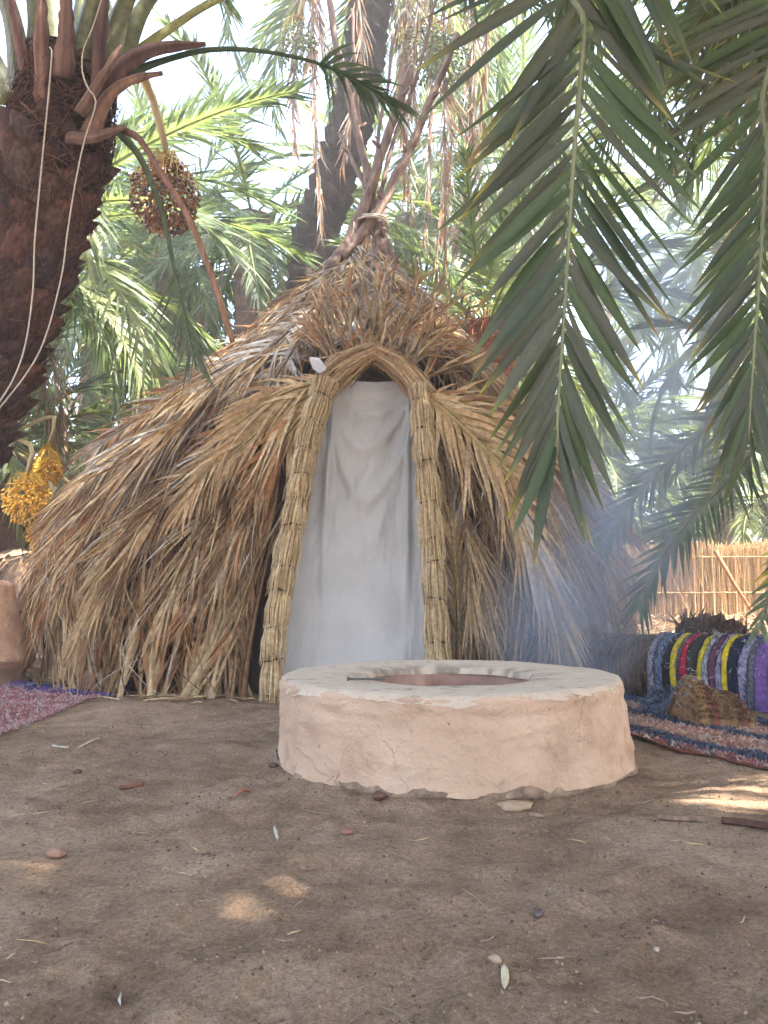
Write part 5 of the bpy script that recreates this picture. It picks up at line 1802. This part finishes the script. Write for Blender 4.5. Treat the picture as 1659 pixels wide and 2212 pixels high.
gb = thing('wool_bundle', 'fuzzy slate grey wool bundle leaning on the rolled rug', 'bundle', tuple(at_ground(1448, 1552)))
c0 = at_ground(1448, 1552) + np.array([0, 0, 0.05])
m = MB()
nth_, nph = 24, 14
V = np.zeros((nth_, nph, 3))
for i in range(nth_):
    for j in range(nph):
        a, b = 2 * math.pi * i / nth_, math.pi * (j + 0.02) / (nph - 0.96)
        n_ = np.array([math.cos(a) * math.sin(b), math.sin(a) * math.sin(b), math.cos(b)])
        V[i, j] = c0 + n_ * np.array([0.125, 0.10, 0.085]) * (1 + 0.18 * vnoise(n_[0] * 3 + 7, n_[1] * 3, n_[2] * 3, 12))
m.add(V, grid_faces(nth_, nph, True), (0.10, 0.12, 0.16))
m.build('bundle_core', M['rag'], gb)
m = MB()
for k in range(700):
    p = V[int(rng.integers(nth_)), int(rng.integers(0, 9))]
    d = nrm(p - c0) * 0.018 + 0.014 * rng.standard_normal(3)
    tube(m, [p, p + d * 0.6, p + d + np.array([0, 0, -0.006])], 0.0028, 3, np.array([(0.10, 0.12, 0.17), (0.20, 0.22, 0.26), (0.05, 0.06, 0.08)][k % 3]), False)
tag(m.build('tufts', M['rag'], gb), kind='stuff')

# ------------------------------------------------------------------ clay pillar, stump and hose on the left
cp = at(-50, 1470, 5.4)
m = MB()
prof = [(px, at(0, py, 5.4)[2]) for px, py in ((10, 1250), (50, 1255), (64, 1262), (72, 1300), (88, 1365), (104, 1405), (112, 1425), (104, 1440), (92, 1452), (86, 1490))]
n_ = 48
th = np.linspace(0, 2 * math.pi, n_, endpoint=False)
zz = np.array([p[1] for p in prof])
rr = np.array([p[0] for p in prof]) * 5.4 / FPX
zi = np.linspace(0, len(prof) - 1, 40)
zz, rr = np.interp(zi, range(len(prof)), zz), np.interp(zi, range(len(prof)), rr)
V = np.zeros((n_, 40, 3))
for j in range(40):
    w = rr[j] * (1 + 0.05 * fbm(np.cos(th) * 1.6 + 4, np.sin(th) * 1.6, zz[j] * 3, 44, 4))
    V[:, j] = np.stack([cp[0] + w * np.cos(th), cp[1] + w * np.sin(th), np.full(n_, max(zz[j], -0.05))], -1)
m.add(V, grid_faces(n_, 40, True))
m.f.append(tuple(i * 40 for i in range(n_)))
tag(m.build('clay_pillar', M['clay']), 'smooth orange brown clay pillar with bulging foot by the pink rug', 'pillar')

st = thing('palm_log', 'pale weathered palm log end lying beyond the clay pillar', 'log', tuple(at(92, 1340, 7.4)))
m = MB()
sa, sb = at(98, 1262, 7.2), at(-40, 1235, 9.2)
trunk_geo(m, [sa, (sa + sb) / 2, sb], [0.26, 0.30, 0.30], 22, 50, 33, 0.12, (0.34, 0.24, 0.17), 0.22)
m.f.append(tuple(range(21, -1, -1)))
m.build('trunk', M['fibre'], st)
m = MB()
for k in range(200):
    a = rng.random() * 2 * math.pi
    p = sa + np.array([math.cos(a), -0.1, math.sin(a)]) * 0.25 * rng.random() ** 0.5
    d = np.array([0.10 * rng.standard_normal(), -0.05, -0.12 * rng.random()])
    tube(m, [p, p + d * 0.5, p + d], [0.010, 0.007, 0.002], 4, np.array((0.36, 0.25, 0.17)) * (0.5 + 0.8 * rng.random()), False)
tag(m.build('root_fibres', M['fibre'], st), kind='stuff')

m = MB()
hp = [at_ground(20, 1492), at_ground(70, 1489), at_ground(125, 1484), at_ground(178, 1475), at_ground(220, 1458), at_ground(240, 1436)]
tube(m, smooth_path([p + np.array([0, 0, 0.02]) for p in hp], 40), 0.017, 10)
tag(m.build('hose', M['rubber']), 'thick grey rubber hose curving out from under the thatch', 'hose')

# ------------------------------------------------------------------ scraps on the sand
def pebble(name, label, cat, px, py, rx, ry, rz, col, rot=0.0, seed=0, mat='stone'):
    p = at_ground(px, py)
    p[2] = gz(p[0], p[1])
    k = p[1] / FPX
    a, b, c = rx * k, ry * k, rz * k
    m = MB()
    V = []
    nt_, npx = 16, 10
    for i in range(nt_):
        for j in range(npx):
            t, f = 2 * math.pi * i / nt_, math.pi * (j + 0.02) / (npx - 0.96)
            n = np.array([math.cos(t) * math.sin(f), math.sin(t) * math.sin(f), math.cos(f)])
            s = 1 + 0.22 * vnoise(n[0] * 2 + seed * 5, n[1] * 2, n[2] * 2, seed)
            q = n * np.array([a, b, c]) * s
            V.append(p + np.array([q[0] * math.cos(rot) - q[1] * math.sin(rot), q[0] * math.sin(rot) + q[1] * math.cos(rot), q[2] + c * 0.55]))
    m.add(np.array(V), grid_faces(nt_, npx, True), col)
    return tag(m.build(name, M[mat]), label, cat)


def chip(name, label, cat, pts, w, col, thick=0.004, mat='straw'):
    P = [at_ground(*q) for q in pts]
    for q in P:
        q[2] = gz(q[0], q[1]) + 0.006
    P = smooth_path(P, 9)
    m = MB()
    wid = w * P[0][1] / FPX
    prof_ = wid * np.array([0.5, 0.8, 1, 1, 1, 1, 0.95, 0.8, 0.5])
    T = tangents(P)
    S = nrm(np.cross(T, [0, 0, 1.0]))
    V = np.concatenate([P - S * prof_[:, None] / 2, P + np.array([0, 0, thick]) , P + S * prof_[:, None] / 2, P - np.array([0, 0, 0.006])])
    F = []
    for q in range(4):
        r_ = (q + 1) % 4
        F += [(q * 9 + i, q * 9 + i + 1, r_ * 9 + i + 1, r_ * 9 + i) for i in range(8)]
    F += [(0, 9, 18, 27), (8, 35, 26, 17)]
    m.add(V, F, col)
    return tag(m.build(name, M[mat], smooth=False), label, cat)


pebble('fallen_date', 'wrinkled brown date touching the fire pit footing', 'date', 820, 1727, 16, 12, 10, (0.10, 0.045, 0.03), 0.2, 1, 'date')
pebble('stone', 'lumpy reddish brown stone alone on open sand', 'stone', 121, 1848, 20, 14, 10, (0.22, 0.13, 0.09), 0.3, 2)
pebble('plaster_lump', 'cracked lump of sandy plaster fallen before the fire pit', 'lump', 1113, 1742, 40, 26, 10, (0.33, 0.23, 0.15), 0.1, 3)
pebble('plaster_lump', 'small flat plaster flake beside the larger fallen lump', 'lump', 1157, 1752, 17, 9, 5, (0.30, 0.21, 0.14), -0.4, 4)
pebble('pebble', 'smooth tan oval pebble beside a cream wood chip', 'pebble', 1070, 2068, 14, 10, 8, (0.34, 0.24, 0.16), -0.4, 5)
pebble('pebble', 'round white pebble half sunk in sand', 'pebble', 1418, 2046, 7, 7, 5, (0.36, 0.30, 0.24), 0, 6)
pebble('seed_husk', 'dark curled seed husk on trodden sand', 'husk', 1163, 1978, 14, 10, 10, (0.06, 0.045, 0.04), 0.6, 7, 'date')
pebble('fallen_date', 'reddish dried date in a trodden hollow', 'date', 750, 1803, 15, 10, 7, (0.17, 0.075, 0.055), 0.5, 8, 'date')
pebble('clod', 'small dark clod of earth near the rug edge', 'clod', 166, 1676, 9, 7, 6, (0.09, 0.06, 0.045), 0, 9)
pebble('clod', 'dark crumb of earth by the left foot of the fire pit', 'clod', 590, 1660, 10, 7, 6, (0.10, 0.065, 0.045), 0, 10)
chip('wood_chip', 'thin red wood splinter on open sand', 'chip', [(503, 1729), (522, 1722), (541, 1713)], 8, (0.34, 0.13, 0.085))
chip('wood_chip', 'short white wood splinter standing out on dark sand', 'chip', [(593, 1772), (597, 1785), (600, 1797)], 8, (0.44, 0.40, 0.33))
chip('wood_chip', 'cream coloured wood chip beside a tan pebble', 'chip', [(1089, 2088), (1091, 2102), (1090, 2118)], 16, (0.44, 0.38, 0.26))
chip('straw_curl', 'curved white straw scrap near the rug', 'straw', [(114, 1614), (128, 1620), (148, 1619)], 9, (0.46, 0.42, 0.36))
chip('straw_curl', 'bent pale straw lying toward the fire pit', 'straw', [(170, 1620), (195, 1612), (214, 1603), (216, 1597)], 5, (0.50, 0.42, 0.30))
chip('straw_curl', 'tiny white straw hook on footprinted sand', 'straw', [(261, 2140), (259, 2130), (262, 2118)], 6, (0.45, 0.42, 0.37))
chip('bark_strip', 'long dark brown bark strip on sunlit sand', 'bark', [(1560, 1782), (1610, 1783), (1690, 1795), (1760, 1806)], 20, (0.085, 0.045, 0.034), 0.014, 'wood')
chip('twig', 'thin grey twig on bare sand near the fire pit', 'twig', [(1420, 1768), (1470, 1775), (1520, 1776)], 7, (0.22, 0.15, 0.11), 0.01, 'wood')
chip('twig', 'split brown twig near the thatch foot', 'twig', [(258, 1712), (280, 1706), (310, 1701)], 7, (0.17, 0.08, 0.055), 0.008, 'wood')
m = MB()
V = np.array([at(668, 776, 4.86), at(688, 779, 4.85), at(703, 800, 4.84), at(690, 806, 4.85), at(676, 797, 4.86)])
m.add(np.vstack([V, V + np.array([0.005, 0.006, 0.02])]), [(0, 1, 2, 3, 4), (9, 8, 7, 6, 5)] + [(i, 5 + i, 5 + (i + 1) % 5, (i + 1) % 5) for i in range(5)])
tag(m.build('paper_scrap', M['white'], smooth=False), 'small white folded scrap tucked into the left side of the door arch', 'scrap')

m = MB()
rng = np.random.default_rng(990)
for k in range(420):
    Y = 1.1 + 4.2 * rng.random() ** 1.2
    X = (rng.random() - 0.5) * 1.25 * Y
    if math.hypot(X - PIT[0], Y - PIT[1]) < 0.80:
        continue
    a = rng.random() * math.pi
    l = 0.006 + 0.040 * rng.random() ** 3
    d = np.array([math.cos(a), math.sin(a), 0]) * l
    P = np.array([[X, Y, 0], [X, Y, 0], [X, Y, 0]]) + np.array([-d, 0.15 * l * rng.standard_normal(3), d])
    P[:, 2] = [gz(p[0], p[1]) + 0.004 + 0.004 * rng.random() for p in P]
    tube(m, P, [0.0008, 0.0016, 0.0007], 3, pick(rng, ('straw', 'tan', 'greyb', 'brown', 'greyb', 'dark')), False)
for k in range(420):                                       # broken straw at the foot of the thatch
    ph = R(-200) + R(230) * rng.random()
    p = hut_pt(ph, 0.0, 0.02 + 0.45 * rng.random() ** 2)
    a = rng.random() * math.pi
    l = 0.03 + 0.14 * rng.random()
    d = np.array([math.cos(a), math.sin(a), 0]) * l
    P = np.array([p - d, p, p + d])
    P[:, 2] = [gz(q[0], q[1]) + 0.008 + 0.012 * rng.random() for q in P]
    tube(m, P, [0.003, 0.005, 0.002], 3, pick(rng, ('straw', 'tan', 'tan', 'brown')), False)
tag(m.build('straw_litter', M['straw']), 'fine straw bits strewn over the sand of the yard', 'litter', None, 'stuff')
n = 11000
Y = 1.1 + 3.8 * rng.random(n) ** 1.3
X = (rng.random(n) - 0.5) * 1.25 * Y
r = 0.0010 + 0.0042 * rng.random(n) ** 3.5
Z = ground_z(X, Y) + r * 0.25
OV = np.array([(1, 0, 0), (0, 1, 0), (-1, 0, 0), (0, -1, 0), (0, 0, 1), (0, 0, -1)], float)
V = np.stack([X, Y, Z], 1)[:, None, :] + r[:, None, None] * OV[None] * (0.6 + 0.8 * rng.random((n, 6, 1)))
GC = np.array([(0.24, 0.165, 0.11), (0.10, 0.066, 0.045), (0.17, 0.115, 0.078), (0.22, 0.155, 0.105), (0.14, 0.095, 0.065)])
C = np.repeat(GC[rng.integers(0, 5, n)] * (0.7 + 0.6 * rng.random((n, 1))), 6, axis=0)
k6 = (np.arange(n) * 6)[:, None]
F = np.concatenate([k6 + np.array(t) for t in ((0, 1, 4), (1, 2, 4), (2, 3, 4), (3, 0, 4), (1, 0, 5), (2, 1, 5), (3, 2, 5), (0, 3, 5))]).tolist()
m = MB()
m.add(V.reshape(-1, 3), F, C)
tag(m.build('gravel', M['stone']), 'tiny grit and crumbs scattered over the sand', 'gravel', None, 'stuff')


# ------------------------------------------------------------------ smoke and hazy air
def box_mesh(name, lo, hi, mat):
    m = MB()
    x0, y0, z0 = lo
    x1, y1, z1 = hi
    V = np.array([[x0, y0, z0], [x1, y0, z0], [x1, y1, z0], [x0, y1, z0], [x0, y0, z1], [x1, y0, z1], [x1, y1, z1], [x0, y1, z1]])
    m.add(V, [(3, 2, 1, 0), (4, 5, 6, 7), (0, 1, 5, 4), (1, 2, 6, 5), (2, 3, 7, 6), (3, 0, 4, 7)])
    return m.build(name, mat, smooth=False)


HAZE, SMOKE = 0.0062, 2.0
if HAZE > 0:
    hm, nt, out = mat_new('hazy_air')
    pv = N(nt, 'ShaderNodeVolumePrincipled')
    pv.inputs['Color'].default_value = (0.93, 0.96, 1.0, 1)
    pv.inputs['Density'].default_value = HAZE
    pv.inputs['Anisotropy'].default_value = 0.3
    nt.links.new(pv.outputs[0], out.inputs['Volume'])
    tag(box_mesh('haze', (-125, -125, -1.2), (125, 125, 13.5), hm), 'thin pale smoky air hanging through the whole grove', 'haze', None, 'stuff')

if SMOKE > 0:
    sm_, nt, out = mat_new('wood_smoke')
    co = coords(nt)
    total = None
    for c, r in (((1.05, 4.4, 0.45), (0.62, 0.45, 0.85)), ((1.45, 4.5, 0.95), (0.6, 0.5, 0.9)), ((1.72, 4.6, 1.75), (0.55, 0.55, 0.95)), ((1.80, 4.75, 2.5), (0.68, 0.55, 0.95))):
        sb_ = N(nt, 'ShaderNodeVectorMath', operation='SUBTRACT')
        nt.links.new(co, sb_.inputs[0])
        sb_.inputs[1].default_value = c
        dv = N(nt, 'ShaderNodeVectorMath', operation='DIVIDE')
        nt.links.new(sb_.outputs[0], dv.inputs[0])
        dv.inputs[1].default_value = r
        ln_ = N(nt, 'ShaderNodeVectorMath', operation='LENGTH')
        nt.links.new(dv.outputs[0], ln_.inputs[0])
        mr = N(nt, 'ShaderNodeMapRange', interpolation_type='SMOOTHSTEP')
        mr.inputs[1].default_value, mr.inputs[2].default_value = 1.0, 0.1
        mr.inputs[3].default_value, mr.inputs[4].default_value = 0.0, 1.0
        nt.links.new(ln_.outputs['Value'], mr.inputs[0])
        if total is None:
            total = mr.outputs[0]
        else:
            ad = N(nt, 'ShaderNodeMath', operation='MAXIMUM')
            nt.links.new(total, ad.inputs[0])
            nt.links.new(mr.outputs[0], ad.inputs[1])
            total = ad.outputs[0]
    nz = noise_node(nt, 2.2, 4, 0.6, co, 1.2)
    rp = ramp(nt, nz.outputs[0], [(0.33, 0.05), (0.60, 1.0)])
    mu = N(nt, 'ShaderNodeMath', operation='MULTIPLY')
    nt.links.new(total, mu.inputs[0])
    nt.links.new(rp.outputs[0], mu.inputs[1])
    mu2 = N(nt, 'ShaderNodeMath', operation='MULTIPLY')
    nt.links.new(mu.outputs[0], mu2.inputs[0])
    mu2.inputs[1].default_value = SMOKE
    pv = N(nt, 'ShaderNodeVolumePrincipled')
    pv.inputs['Color'].default_value = (0.72, 0.83, 1.0, 1)
    pv.inputs['Anisotropy'].default_value = 0.2
    nt.links.new(mu2.outputs[0], pv.inputs['Density'])
    nt.links.new(pv.outputs[0], out.inputs['Volume'])
    tag(box_mesh('smoke', (0.2, 3.85, -0.02), (2.6, 5.4, 3.5), sm_), 'bluish wood smoke drifting up along the right side of the hut', 'smoke', None, 'stuff')
